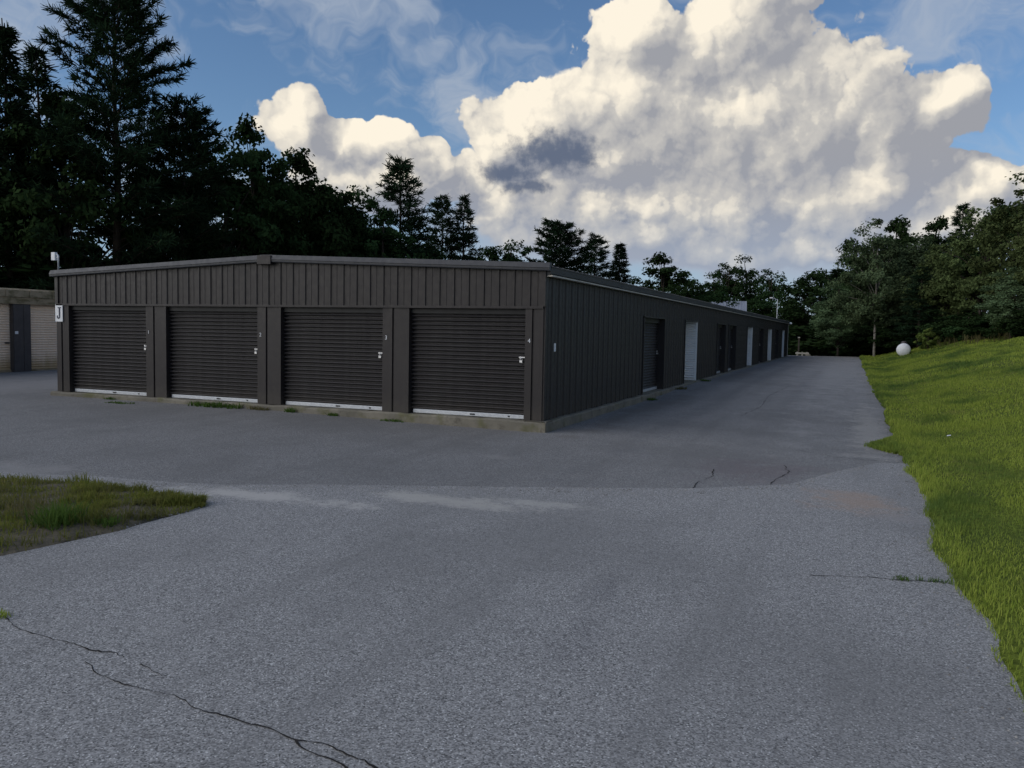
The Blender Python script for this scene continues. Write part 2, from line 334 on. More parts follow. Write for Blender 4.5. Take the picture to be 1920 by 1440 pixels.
# ------------------------------------------------------------------ mesh helpers
def mesh_np(name, V, Fq, mat, smooth=False):
    """V (n,3), Fq (m,k) numpy"""
    me = bpy.data.meshes.new(name)
    V = np.asarray(V, np.float32); Fq = np.asarray(Fq, np.int32); k = Fq.shape[1]
    me.vertices.add(len(V)); me.vertices.foreach_set('co', V.ravel())
    me.loops.add(Fq.size); me.loops.foreach_set('vertex_index', Fq.ravel())
    me.polygons.add(len(Fq)); me.polygons.foreach_set('loop_start', np.arange(0, Fq.size, k, dtype=np.int32))
    me.update(calc_edges=True)
    if smooth: me.polygons.foreach_set('use_smooth', np.ones(len(Fq), bool))
    me.materials.append(mat); me.validate()
    return me
class MB:
    def __init__(s): s.v = []; s.f = []
    def quad(s, *p):
        i = len(s.v); s.v += [tuple(q) for q in p]; s.f.append(tuple(range(i, i+len(p)))); return s
    def box(s, x0, x1, y0, y1, z0, z1):
        i = len(s.v)
        s.v += [(x, y, z) for z in (z0, z1) for x, y in ((x0, y0), (x1, y0), (x1, y1), (x0, y1))]
        s.f += [tuple(i+k for k in q) for q in ((3, 2, 1, 0), (4, 5, 6, 7), (0, 1, 5, 4), (1, 2, 6, 5), (2, 3, 7, 6), (3, 0, 4, 7))]
        return s
    def prism(s, prof, fn, a, b, cap=True):
        """profile points extruded between a and b: fn(p, t) -> xyz"""
        i = len(s.v); n = len(prof)
        s.v += [fn(p, a) for p in prof] + [fn(p, b) for p in prof]
        s.f += [(i+k, i+(k+1) % n, i+n+(k+1) % n, i+n+k) for k in range(n)]
        if cap: s.f += [tuple(i+k for k in reversed(range(n))), tuple(i+n+k for k in range(n))]
        return s
    def sheet(s, prof, fn, a, b):
        i = len(s.v); n = len(prof)
        s.v += [fn(p, a) for p in prof] + [fn(p, b) for p in prof]
        s.f += [(i+k, i+k+1, i+n+k+1, i+n+k) for k in range(n-1)]
        return s
    def tube(s, pts, rad, seg=6, cap=True):
        base = len(s.v); P = [Vector(p) for p in pts]
        for k, p in enumerate(P):
            d = (P[min(k+1, len(P)-1)] - P[max(k-1, 0)]).normalized()
            a = d.cross(Vector((0, 0, 1)) if abs(d.z) < 0.9 else Vector((1, 0, 0))).normalized(); c = d.cross(a)
            rr = rad[k] if isinstance(rad, (list, tuple)) else rad
            for j in range(seg):
                an = 2*math.pi*j/seg; s.v.append(tuple(p + (a*math.cos(an) + c*math.sin(an))*rr))
        for k in range(len(P)-1):
            for j in range(seg):
                q = base+k*seg; s.f.append((q+j, q+(j+1) % seg, q+seg+(j+1) % seg, q+seg+j))
        if cap:
            s.f.append(tuple(base+j for j in reversed(range(seg)))); s.f.append(tuple(base+(len(P)-1)*seg+j for j in range(seg)))
        return s
    def lathe(s, prof, seg=20, axis='z', c=(0, 0, 0)):
        base = len(s.v); n = len(prof)
        for j in range(seg):
            an = 2*math.pi*j/seg
            for r_, h in prof:
                if axis == 'z': s.v.append((c[0]+r_*math.cos(an), c[1]+r_*math.sin(an), c[2]+h))
                else: s.v.append((c[0]+r_*math.cos(an), c[1]+h, c[2]+r_*math.sin(an)))
        for j in range(seg):
            for k in range(n-1):
                a = base+j*n+k; d = base+((j+1) % seg)*n+k; s.f.append((a, d, d+1, a+1))
        return s
    def mesh(s, name, mat, smooth=False):
        me = bpy.data.meshes.new(name); me.from_pydata(s.v, [], s.f); me.materials.append(mat)
        if smooth: me.polygons.foreach_set('use_smooth', [True]*len(me.polygons))
        me.update(); return me
    def build(s, name, mat, parent=None, smooth=False, bevel=0):
        o = link(name, s.mesh(name, mat, smooth), parent)
        if bevel:
            md = o.modifiers.new('bevel', 'BEVEL'); md.width = bevel; md.segments = 2; md.limit_method = 'ANGLE'
        return o
def link(name, me, parent=None):
    o = bpy.data.objects.new(name, me); COL.objects.link(o); o.parent = parent; return o
def empty(name, loc=(0, 0, 0), rz=0):
    o = bpy.data.objects.new(name, None); COL.objects.link(o); o.location = loc; o.rotation_euler = (0, 0, rz); o.empty_display_size = 0.3; return o
def tag(o, label, cat, group=None):
    o['label'] = label; o['category'] = cat
    if group: o['group'] = group
    return o
def struct(o): o['kind'] = 'structure'; return o
def text_mesh(txt, size, depth, mat):
    cu = bpy.data.curves.new('t', 'FONT'); cu.body = txt; cu.size = size; cu.extrude = depth; cu.align_x = 'CENTER'; cu.align_y = 'CENTER'
    ob = bpy.data.objects.new('t', cu); COL.objects.link(ob)
    me = bpy.data.meshes.new_from_object(ob.evaluated_get(bpy.context.evaluated_depsgraph_get()))
    bpy.data.objects.remove(ob); bpy.data.curves.remove(cu); me.materials.clear(); me.materials.append(mat); return me

# ------------------------------------------------------------------ ground
def sst(x, a, b):
    q = np.clip((np.asarray(x, float)-a)/(b-a), 0, 1); return q*q*(3-2*q)
def gz(x, y):
    x = np.asarray(x, float); y = np.asarray(y, float)
    a = 0.16*sst(y, 0, 20); b = 0.10*sst(-x, 0, 8)*sst(y, -7, 0)
    z = a + b*(1-a/0.16)
    z = z + 0.02*np.sin(x*0.7+1)*np.sin(y*0.55)*sst(np.hypot(x, y), 1, 6)
    far = sst(y, 61, 68)
    z = z - 0.055*np.maximum(y-64, 0)*far*(y < 125) - 0.055*61*(y >= 125)
    # grass bank on the right
    e = np.maximum(x-6.5, 0)
    bank = 0.36*(np.sqrt(e*e+0.36)-0.6)
    bank = 3.2*np.tanh(bank/3.2)*sst(y, -16, 8)*0.85 + bank*0.0
    wob = 0.10*np.sin(x*1.1+y*0.35)*np.sin(y*0.22+0.6)+0.05*np.sin(x*2.3-y*0.8)
    z = z + bank + wob*sst(x, 7.0, 10)
    return z
def gzf(x, y): return float(gz(x, y))

def axis(lo, hi, near_lo, near_hi, fine):
    a = list(np.arange(near_lo, near_hi+1e-6, fine)); st = fine; v = near_hi
    while v < hi: st *= 1.35; v += st; a.append(min(v, hi))
    st = fine; v = near_lo
    while v > lo: st *= 1.35; v -= st; a.insert(0, max(v, lo))
    return np.array(a)
def grid_mesh(name, xs, ys, zfun, mat, keep=None):
    X, Y = np.meshgrid(xs, ys, indexing='ij'); Z = zfun(X, Y)
    V = np.stack([X, Y, Z], -1).reshape(-1, 3); ny = len(ys)
    I, J = np.meshgrid(np.arange(len(xs)-1), np.arange(ny-1), indexing='ij'); a = (I*ny+J).ravel()
    Fq = np.stack([a, a+ny, a+ny+1, a+1], -1)
    return mesh_np(name, V, Fq, mat, True)
gx = axis(-1500, 1500, -30, 30, 0.6); gy = axis(-1500, 2500, -16, 90, 0.8)
struct(link('ground', grid_mesh('ground', gx, gy, lambda x, y: gz(x, y)-0.05, MAT['turf'])))

# right-hand edge of the tarmac, read off the photograph
EDGE = [(-16, 6.35), (-11, 6.30), (-9.56, 6.27), (-9.0, 6.26), (-8.1, 6.22), (-7.4, 6.17), (-6.3, 6.11), (-5.3, 6.13), (-3.9, 6.19), (-2.8, 6.18),
        (-1.96, 6.09), (-0.9, 6.16), (-0.05, 6.13), (0.6, 5.92), (1.03, 5.84), (1.6, 5.9), (2.2, 6.06), (4.7, 6.12), (8.9, 6.09), (18, 5.95), (33, 5.85), (62, 5.75), (70, 5.7)]
rng = np.random.default_rng(5)
eyy = np.array([e[0] for e in EDGE]); exx = np.array([e[1] for e in EDGE])
_ny = np.arange(-20, 75, 0.11); _nn = np.convolve(rng.normal(0, 1, len(_ny)), np.ones(5)/5, 'same')*0.055 + np.convolve(rng.normal(0, 1, len(_ny)), np.ones(15)/15, 'same')*0.08
def edge_x(y): return np.interp(y, eyy, exx) + np.interp(y, _ny, _nn)
ISL = [(-0.72, -7.97), (-0.95, -7.66), (-1.6, -7.66), (-2.5, -7.45), (-3.3, -7.5), (-4.2, -7.7), (-6, -8.1), (-9, -8.9), (-14, -10.5)]   # far side
ISL2 = [(-0.72, -7.97), (-0.66, -8.25), (-0.72, -8.6), (-0.66, -9.1), (-0.74, -9.5), (-0.80, -9.9), (-0.93, -10.4), (-1.3, -11.5), (-2.2, -14), (-4, -18)]     # near side
SEAM = [(-14, -9.9), (-9, -8.5), (-6, -7.8), (-4.42, -7.40), (-3.12, -7.08), (-2.04, -6.98), (-1.54, -6.90), (0.14, -6.1), (2.16, -5.14), (3.64, -4.47), (4.69, -3.68), (5.16, -2.46), (5.72, -1.23), (6.3, -0.85)]
smx = np.array([p[0] for p in SEAM]); smy = np.array([p[1] for p in SEAM])
_sx = np.arange(-14, 7, 0.06); _sn = np.convolve(rng.normal(0, 1, len(_sx)), np.ones(7)/7, 'same')*0.035
def seam_y(x): return np.interp(x, smx, smy) + np.interp(x, _sx, _sn)

# far lot: one sheet from the trees on the left to the lawn
ys = np.concatenate([np.arange(-12, 12, 0.12), np.arange(12, 66, 0.5)])
V = []; Fq = []; nx = 60
for y in ys:
    xe = float(edge_x(y))+0.10; xs = np.concatenate([np.linspace(-34, -6, 20, endpoint=False), np.linspace(-6, xe, nx-20)])
    for x in xs: V.append((x, y, gzf(x, y)))
for j in range(len(ys)-1):
    for i in range(nx-1): a = j*nx+i; Fq.append((a, a+1, a+nx+1, a+nx))
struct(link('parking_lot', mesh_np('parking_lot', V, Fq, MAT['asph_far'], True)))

# near paving, a newer layer: lies 12 mm higher, ends at the joint
xs = np.linspace(-0.62, 1.0, 200)
V = []; Fq = []
isl2x = np.array([p[0] for p in ISL2][::-1]); isl2y = np.array([p[1] for p in ISL2][::-1])
vv = np.concatenate([np.linspace(0, 1, 60)**1.0])
def left_x(y):   # left limit of the near paving: the island's near side
    return np.where(y > -7.97, -14.0, np.interp(y, isl2y, isl2x))
cols = np.concatenate([np.linspace(-3.9, -0.5, 60, endpoint=False), np.linspace(-0.5, 6.2, 110)])
rows = np.concatenate([np.linspace(0, 0.25, 10, endpoint=False), np.linspace(0.25, 1, 30)])
for u in np.linspace(0, 1, 130):
    for w in rows:
        # w 0 = bottom (behind the camera), 1 = seam
        x = -0.7 + u*6.95
        top = float(seam_y(min(x, 6.25))); yb = -19.0
        y = yb + (top-yb)*w
        xl = float(np.interp(min(y, -7.97), isl2y, isl2x)); xr = float(edge_x(y))+0.10
        xx = xl + (xr-xl)*u
        if y > -7.97: xx = max(xx, -0.72) if u > 0 else -0.72
        y2 = yb + (float(seam_y(min(xx, 6.25)))-yb)*w
        V.append((xx, y2, gzf(xx, y2)+0.012))
nr = len(rows)
for i in range(129):
    for j in range(nr-1): a = i*nr+j; Fq.append((a, a+nr, a+nr+1, a+1))
nr_mesh = mesh_np('driveway', V, Fq, MAT['asph_near'], True); struct(link('driveway', nr_mesh))
# pale worn strip of paving between island and joint
mb = MB(); xs = np.linspace(-14, -0.7, 120)
ifx = np.array([p[0] for p in ISL][::-1]); ify = np.array([p[1] for p in ISL][::-1])
for k in range(119):
    a, c = xs[k], xs[k+1]
    q = []
    for x, fy in ((a, lambda x: np.interp(x, ifx, ify)-0.2), (c, lambda x: np.interp(x, ifx, ify)-0.2), (c, seam_y), (a, seam_y)):
        y = float(fy(x)); q.append((x, y, gzf(x, y)+0.009))
    mb.quad(*q)
struct(mb.build('worn_paving', MAT['asph_near']))

# grass island on the left
V = []; Fq = []; us = np.linspace(0, 1, 60); vs = np.linspace(0, 1, 30)
_in = np.convolve(rng.normal(0, 1, 400), np.ones(5)/5, 'same')*0.05
def isl_pt(u, v):
    # u along from tip to far left, v across from near side to far side
    n_ = np.array(ISL2); f_ = np.array(ISL)
    def along(P, u):
        s_ = np.concatenate([[0], np.cumsum(np.hypot(*np.diff(P, axis=0).T))]); q = u*s_[-1]
        return np.interp(q, s_, P[:, 0]), np.interp(q, s_, P[:, 1])
    a = along(n_, u); c = along(f_, u)
    x = a[0]+(c[0]-a[0])*v; y = a[1]+(c[1]-a[1])*v
    wob = np.interp((u*40) % 40, np.arange(400)/10, _in)
    return x + wob*(1-v), y + wob*0.6*v
for u in us**1.4:
    for v in vs:
        x, y = isl_pt(u, v); h = 0.07*math.sin(math.pi*min(max(v, 0.0), 1.0))**0.5*min(1, u*10)
        V.append((x, y, gzf(x, y)+0.006+h+0.02*math.sin(x*7)*math.sin(y*9)*min(1, u*8)*math.sin(math.pi*v)))
for i in range(59):
    for j in range(29): a = i*30+j; Fq.append((a, a+1, a+31, a+30))
struct(link('grass_island', mesh_np('grass_island', V, Fq, MAT['soil'], False)))

# lawn sheet on the right
V = []; Fq = []; ys = np.concatenate([np.arange(-16, 12, 0.11), np.arange(12, 72, 0.5)]); du = np.concatenate([[0, 0.02, 0.05, 0.1, 0.2], np.linspace(0.4, 24, 50)])
def lawn_z(x, y): return gz(x, y) + 0.055*sst(x-edge_x(y), 0.0, 0.12)
for y in ys:
    xe = float(edge_x(y))
    for d in du: V.append((xe-0.03+d, y, float(lawn_z(xe-0.03+d, y))+0.008))
nd = len(du)
for j in range(len(ys)-1):
    for i in range(nd-1): a = j*nd+i; Fq.append((a, a+1, a+nd+1, a+nd))
struct(link('lawn', mesh_np('lawn', V, Fq, MAT['turf'], False)))

# cracks in the paving
CR = [[(0.30, -10.98), (0.49, -11.01), (0.78, -11.1), (1.06, -11.13), (1.32, -11.14), (1.71, -11.16)],
      [(1.53, -11.28), (1.72, -11.37), (2.01, -11.4), (2.19, -11.4), (2.4, -11.45), (2.48, -11.48), (2.68, -11.48), (2.78, -11.48), (2.93, -11.49), (3.13, -11.51), (3.31, -11.51), (3.53, -11.56), (3.9, -11.7)],
      [(1.83, -11.18), (1.96, -11.21), (2.11, -11.24)], [(3.13, -11.51), (3.19, -11.54), (3.3, -11.58), (3.43, -11.62), (3.7, -11.75)],
      [(5.13, -7.66), (5.45, -7.54), (5.79, -7.46), (6.13, -7.41)], [(3.62, -4.40), (3.61, -3.97), (3.70, -3.4), (3.63, -2.8)], [(4.47, -3.75), (4.5, -3.28), (4.62, -2.79), (4.5, -2.0)],
      [(1.2, 15.4), (2.2, 14.2), (3.6, 13.6), (5.2, 13.4)], [(4.6, -0.2), (5.2, -0.75), (5.9, -0.85)], [(3.0, 5.0), (3.2, 7.5), (3.05, 11), (3.3, 16)]]
for ci, pl in enumerate(CR):
    mb = MB(); pts = []
    for a, c in zip(pl[:-1], pl[1:]):
        n = max(2, int(math.hypot(c[0]-a[0], c[1]-a[1])/0.03))
        for k in range(n): pts.append((a[0]+(c[0]-a[0])*k/n, a[1]+(c[1]-a[1])*k/n))
    off = np.convolve(rng.normal(0, 1, len(pts)+8), np.ones(5)/5, 'same')[4:-4]*0.022
    near = pl[0][1] < -5
    wid = np.abs(np.convolve(rng.normal(0.55, 1, len(pts)+8), np.ones(4)/4, 'same')[4:-4])*(0.0042 if near else 0.006)+0.0012
    prev = None
    for k in range(len(pts)):
        a = Vector(pts[max(k-1, 0)]); c = Vector(pts[min(k+1, len(pts)-1)]); d = (c-a).normalized(); nrm = Vector((-d.y, d.x))
        p = Vector(pts[k]) + nrm*float(off[k])
        z = gzf(p.x, p.y) + (0.016 if near else 0.004)
        cur = [(p.x-nrm.x*wid[k], p.y-nrm.y*wid[k], z), (p.x+nrm.x*wid[k], p.y+nrm.y*wid[k], z)]
        if prev: mb.quad(prev[0], cur[0], cur[1], prev[1])
        prev = cur
    struct(mb.build('pavement_crack', MAT['crack']))

# ------------------------------------------------------------------ the brown storage building (front wall on Y = 0, side wall on X = 0)
BW, BL = 12.694, 59.3
Z0, ZH, ZE = 0.20, 2.33, 2.905          # sill, door head, side eave
def rake(x): return 3.06 + (3.335-3.06)*(1-abs(x+BW/2)/(BW/2))
B = tag(empty('storage_building', (0, 0, 0)), 'long low dark brown metal storage building with roll-up doors', 'building')

# footing
mb = MB()
prof = [(-0.12, -0.25), (-0.12, Z0-0.03), (-0.09, Z0), (0.3, Z0), (0.3, -0.25)]
def wob(x): return 0.012*math.sin(x*3.1)+0.008*math.sin(x*7.7+1)
N = 90
for k in range(N):
    a, c = -BW-0.12+(BW+0.24)*k/N, -BW-0.12+(BW+0.24)*(k+1)/N
    mb.sheet(prof, lambda p, x: (x, p[0]+wob(x)*(1 if p[0] < 0 else 0), p[1]+(0.5*wob(x*1.7+2) if p[1] > 0 else 0)), a, c)
mb.build('footing', MAT['concrete'], B)
mb = MB(); N = 150
prof = [(0.12, -0.25), (0.12, Z0-0.03), (0.09, Z0), (-0.3, Z0), (-0.3, -0.25)]
for k in range(N):
    a, c = -0.12+(BL+0.24)*k/N, -0.12+(BL+0.24)*(k+1)/N
    mb.sheet(prof, lambda p, y: (p[0]+wob(y)*(1 if p[0] > 0 else 0), y, p[1]+(0.5*wob(y*1.3+1) if p[1] > 0 else 0)-0.002), c, a)
mb.build('footing', MAT['concrete'], B)

# panels: flat pan with a trapezoid rib at its left edge
RIB = 0.022
def panel_prof(w, rb=0.055, rt_=0.028):
    return [(0, 0), ((rb-rt_)/2, RIB), ((rb+rt_)/2, RIB), (rb, 0), (rb+(w-rb)*0.48, 0), (rb+(w-rb)*0.5, 0.006), (rb+(w-rb)*0.52, 0), (w, 0)]
def front_panel(x0, w, z0, ztop):
    i = MB(); pr = panel_prof(w)
    n = len(pr)
    i.v = [(x0+p[0], -p[1], z0) for p in pr] + [(x0+p[0], -p[1], ztop(x0+p[0])) for p in pr]
    i.f = [(k, k+1, n+k+1, n+k) for k in range(n-1)]
    return i
NP = 40; PW = BW/NP
for k in range(NP):
    front_panel(-BW+k*PW, PW, ZH+0.012, rake).build('wall_panel', MAT['brown'], B)
MB().box(-BW, 0.0, -0.042, 0.22, ZH-0.03, ZH+0.018).build('header_trim', MAT['brown'], B, bevel=0.004)
OPEN = [(-12.28, -9.80), (-9.19, -6.60), (-5.98, -3.46), (-2.85, -0.36)]
PIL = [(-BW, -12.28), (-9.80, -9.19), (-6.60, -5.98), (-3.46, -2.85), (-0.36, 0.0)]
for a, c in PIL:
    mb = MB(); w = c-a
    j = a + min(0.24, w*0.42)
    pr = [(a, 0.22), (a, -0.020), (j-0.018, -0.020), (j-0.010, 0.012), (j+0.018, 0.012), (j+0.026, -0.014), (c-0.05, -0.014), (c-0.045, -0.022), (c, -0.022), (c, 0.22)]
    mb.prism(pr, lambda p, z: (p[0], p[1], z), Z0+0.003, ZH-0.032)
    mb.build('pillar', MAT['brown'], B)
# roll-up doors in front
NS = 24; DZ0, DZ1 = Z0+0.085, ZH-0.035
sh = (DZ1-DZ0)/NS
def slat_mesh(w, h, dep=0.062):
    pr = []
    for u, d in ((0, 0), (0.03, 0.55), (0.10, 0.82), (0.22, 0.97), (0.36, 1.0), (0.46, 0.92), (0.54, 0.70), (0.59, 0.35), (0.62, 0.0), (1.0, 0.0)):
        pr.append((-dep*d, u*h))
    return MB().sheet(pr, lambda p, x: (x, p[0], p[1]), 0, w).mesh('slat', MAT['door'])
for di, (a, c) in enumerate(OPEN):
    D = MB().box(a+0.002, c-0.002, 0.150, 0.17, Z0, ZH-0.033).build('door', MAT['door'], B)
    sm = slat_mesh(c-a-0.004, sh)
    for k in range(NS):
        s_ = link('slat', sm, D); s_.location = (a+0.002, 0.147, DZ0+k*sh)
    MB().box(a+0.05, c-0.004, 0.085, 0.149, Z0+0.008, Z0+0.084).build('bottom_rail', MAT['galv'], D, bevel=0.006)
    for f_, w in ((0.55, 0.10), (0.86, 0.035)):
        x = a+(c-a)*f_; MB().box(x-w/2, x+w/2, 0.074, 0.0845, Z0+0.034, Z0+0.060).build('handle', MAT['black'], D)
    # slide bolt and padlock
    x = c-0.075; z = 1.36
    L = MB().box(x-0.075, x+0.055, 0.062, 0.1000, z+0.012, z+0.034).box(x-0.055, x-0.035, 0.054, 0.062, z-0.01, z+0.045).build('latch', MAT['steel'], D, bevel=0.003)
    mb = MB().box(x-0.055, x+0.0, 0.042, 0.072, z-0.075, z-0.03)
    mb.tube([(x-0.05, .058, z-0.03), (x-0.05, .058, z+0.0), (x-0.027, .058, z+0.014), (x-0.006, .058, z+0.0), (x-0.006, .058, z-0.03)], 0.006, 5)
    mb.build('padlock', MAT['steel'], D)
    # unit number on the pillar
    nm = text_mesh(str(di+1), 0.115, 0.002, MAT['white'])
    no = link('unit_number', nm, B); no.location = (c+0.085, -0.0265, 1.70); no.rotation_euler = (R(90), 0, 0)
# dark top housing behind the door head
for a, c in OPEN:
    MB().box(a+0.002, c-0.002, 0.06, 0.149, ZH-0.13, ZH-0.033).build('door_hood', MAT['black'], B)
# corner trims
MB().box(-0.09, 0.034, -0.032, 0.002, ZH+0.018, 3.05).box(0.002, 0.034, 0.002, 0.12, Z0+0.003, 3.0).build('corner_trim', MAT['brown'], B)
MB().box(-BW-0.03, -BW+0.07, -0.033, 0.06, ZH+0.018, 3.04).build('corner_trim', MAT['brown'], B)

# side wall with its openings: plain doors (0.2 m back) and deep alcoves with a white door in the far cheek
SIDE = [('door', 7.85, 10.43), ('alcove', 13.75, 16.0), ('door', 20.8, 23.1), ('door', 24.15, 26.6), ('alcove', 31.1, 33.3), ('door', 37.1, 39.2), ('alcove', 42.1, 44.6), ('door', 47.9, 50.1), ('alcove', 53.3, 55.3)]
PCH = 0.39
def side_panel(y0, w, z0, z1):
    pr = panel_prof(w, 0.10, 0.045); n = len(pr); i = MB()
    i.v = [(p[1], y0+p[0], z0) for p in pr] + [(p[1], y0+p[0], z1) for p in pr]
    i.f = [(k, k+1, n+k+1, n+k) for k in range(n-1)]
    return i
segs = []; y = 0.0
for kind, a, c in SIDE: segs.append((y, a, Z0+0.002)); segs.append((a, c, ZH)); y = c
segs.append((y, BL, Z0+0.002))
cache = {}
for a, c, z0 in segs:
    n = max(1, round((c-a)/PCH)); w = (c-a)/n; key = (round(w, 4), z0)
    if key not in cache: cache[key] = side_panel(0, w, z0, 2.97).mesh('wall_panel', MAT['brown'])
    for k in range(n):
        o = link('wall_panel', cache[key], B); o.location = (0, a+k*w, 0)
def corr_mesh(w, z0, z1, n, mat, dep=0.028):
    h = (z1-z0)/n; pr = []
    for k in range(n):
        for u, d in ((0, 0), (0.06, 0.7), (0.25, 1.0), (0.45, 0.9), (0.60, 0.5), (0.68, 0.0)):
            pr.append((dep*d, z0+(k+u)*h))
    pr.append((0, z1)); return pr
for kind, a, c in SIDE:
    if kind == 'door':
        dx = -0.21
        D = MB().box(dx-0.03, dx-0.002, a+0.002, c-0.002, Z0, ZH-0.01).build('door', MAT['door'], B)
        MB().sheet(corr_mesh(0, Z0+0.08, ZH-0.14, 24, None), lambda p, y: (dx+p[0], y, p[1]), c-0.004, a+0.004).build('curtain', MAT['door'], D)
        MB().box(dx+0.001, dx+0.05, a+0.004, c-0.004, Z0+0.004, Z0+0.079).build('bottom_rail', MAT['galv'], D, bevel=0.006)
        MB().box(dx+0.001, dx+0.09, a+0.004, c-0.004, ZH-0.14, ZH-0.012).build('hood', MAT['black'], D)
        MB().box(dx+0.03, dx+0.06, c-0.16, c-0.05, 1.34, 1.365).box(dx+0.03, dx+0.075, c-0.13, c-0.08, 1.26, 1.31).build('latch', MAT['steel'], D)
        MB().box(-0.24, 0.036, c-0.002, c+0.06, Z0+0.004, ZH-0.005).build('jamb', MAT['brown'], B)
        MB().box(-0.24, 0.034, a-0.06, a+0.002, Z0+0.004, ZH-0.005).build('jamb', MAT['brown'], B)
    else:
        dp = 1.2
        MB().box(-dp-0.03, -dp, a, c, Z0, ZH).build('alcove_back', MAT['whitedoor'], B)
        MB().box(-dp, -0.02, a-0.05, a, Z0+0.004, ZH).build('alcove_cheek', MAT['whitedoor'], B)
        D = MB().box(-dp, 0.004, c, c+0.04, Z0+0.006, ZH).build('alcove_door', MAT['whitedoor'], B)
        MB().sheet(corr_mesh(0, Z0+0.09, ZH-0.03, 24, None, 0.045), lambda p, x: (x, c-0.002-p[0], p[1]), -dp+0.01, -0.035).build('curtain', MAT['whitedoor'], D)
        MB().box(-0.034, 0.034, c-0.02, c-0.001, Z0+0.006, ZH-0.004).build('jamb', MAT['whitedoor'], D)
        MB().box(-dp, 0.0, a, c, ZH-0.0, ZH+0.03).build('alcove_ceiling', MAT['black'], B)
        MB().box(0.0, 0.036, a-0.06, a+0.0, Z0+0.006, ZH-0.005).build('jamb', MAT['brown'], B)
        MB().box(-dp, 0.06, a, c, Z0-0.02, Z0+0.005).build('alcove_floor', MAT['concrete'], B)
    MB().box(-0.24 if kind == 'door' else -0.02, 0.040, a-0.06, c+0.06, ZH-0.01, ZH+0.035).build('head_trim', MAT['brown'], B)
MB().box(-0.1, 0.045, BL-0.10, BL+0.04, Z0+0.004, 2.9).build('corner_trim', MAT['lip'], B)
# rear and left walls, ribbed
mb = MB()
for k in range(40): mb.sheet(panel_prof(PW), lambda p, z, k=k: (-k*PW-p[0], BL+p[1], z), Z0, 3.0)
mb.build('rear_wall', MAT['brown'], B)
mb = MB()
for k in range(152): mb.sheet(panel_prof(BL/152), lambda p, z, k=k: (-BW-p[1], BL-k*BL/152-p[0], z), Z0, 3.0)
mb.build('left_wall', MAT['brown'], B)
# roof: two ribbed slopes
for s_ in (1, -1):
    mb = MB(); n = 195; xe = 0.10 if s_ == 1 else -BW-0.10
    for k in range(n):
        y0 = -0.06+k*(BL+0.12)/n; w = (BL+0.12)/n
        for (p0, p1) in (((0, 0), (w*0.8, 0)), ((w*0.8, 0), (w*0.87, 0.03)), ((w*0.87, 0.03), (w*0.93, 0.03)), ((w*0.93, 0.03), (w, 0))):
            mb.quad((xe, y0+p0[0], 3.085+p0[1]), (xe, y0+p1[0], 3.085+p1[1]), (-BW/2, y0+p1[0], 3.375+p1[1]), (-BW/2, y0+p0[0], 3.375+p0[1]))
    mb.build('roof_slope', MAT['roof'], B)
MB().box(-BW/2-0.16, -BW/2+0.16, -0.05, BL+0.05, 3.375, 3.415).build('ridge_cap', MAT['roof'], B)
# rake trims: face leans back a little so that it catches the sky
for a, c in ((-BW-0.12, -BW/2-0.18), (-BW/2+0.18, 0.13)):
    mb = MB(); N = 12
    def rz(x): return 3.075 + (3.335-3.075)*(1-abs(x+BW/2)/(BW/2+0.12))
    pr = [(0.0, -0.055), (-0.095, -0.055), (-0.10, -0.04), (-0.100, -0.005), (-0.115, 0.0), (-0.075, 0.095), (-0.02, 0.10), (0.02, 0.10)]
    n = len(pr)
    for k, x in enumerate((a, c)): mb.v += [(x, p[0], rz(x)+p[1]-0.02) for p in pr]
    mb.f += [(q, (q+1) % n, n+(q+1) % n, n+q) for q in range(n)] + [tuple(range(n)), tuple(reversed(range(n, 2*n)))]
    mb.build('rake_trim', MAT['trim'], B)
mb = MB(); mb.prism([(-0.18, -0.13), (0.18, -0.13), (0.18, 0.055), (0.02, 0.075), (-0.18, 0.06)], lambda p, y: (-BW/2+p[0], y, 3.335+p[1]), -0.125, 0.05)
mb.build('ridge_end_cap', MAT['brown'], B, bevel=0.008)
# eave gutter along the side wall, with a pale drip edge under it
pr = [(0.0, 2.93), (0.085, 2.93), (0.125, 2.955), (0.135, 3.05), (0.145, 3.085), (0.10, 3.10), (0.0, 3.06)]
N = 24; mb = MB()
for k in range(N):
    a, c = 0.0+k*BL/N, 0.0+(k+1)*BL/N - 0.004
    mb.prism(pr, lambda p, y, k=k: (p[0], y, p[1]+0.004*math.sin(k*2.3)), a, c)
mb.build('gutter', MAT['roof'], B)
MB().box(0.036, 0.150, 0.02, BL, 2.902, 2.928).build('drip_edge', MAT['lip'], B)
# little white plate on the side wall
MB().box(0.03, 0.042, 0.50, 0.585, 1.50, 1.66).build('unit_plate', MAT['white'], B)

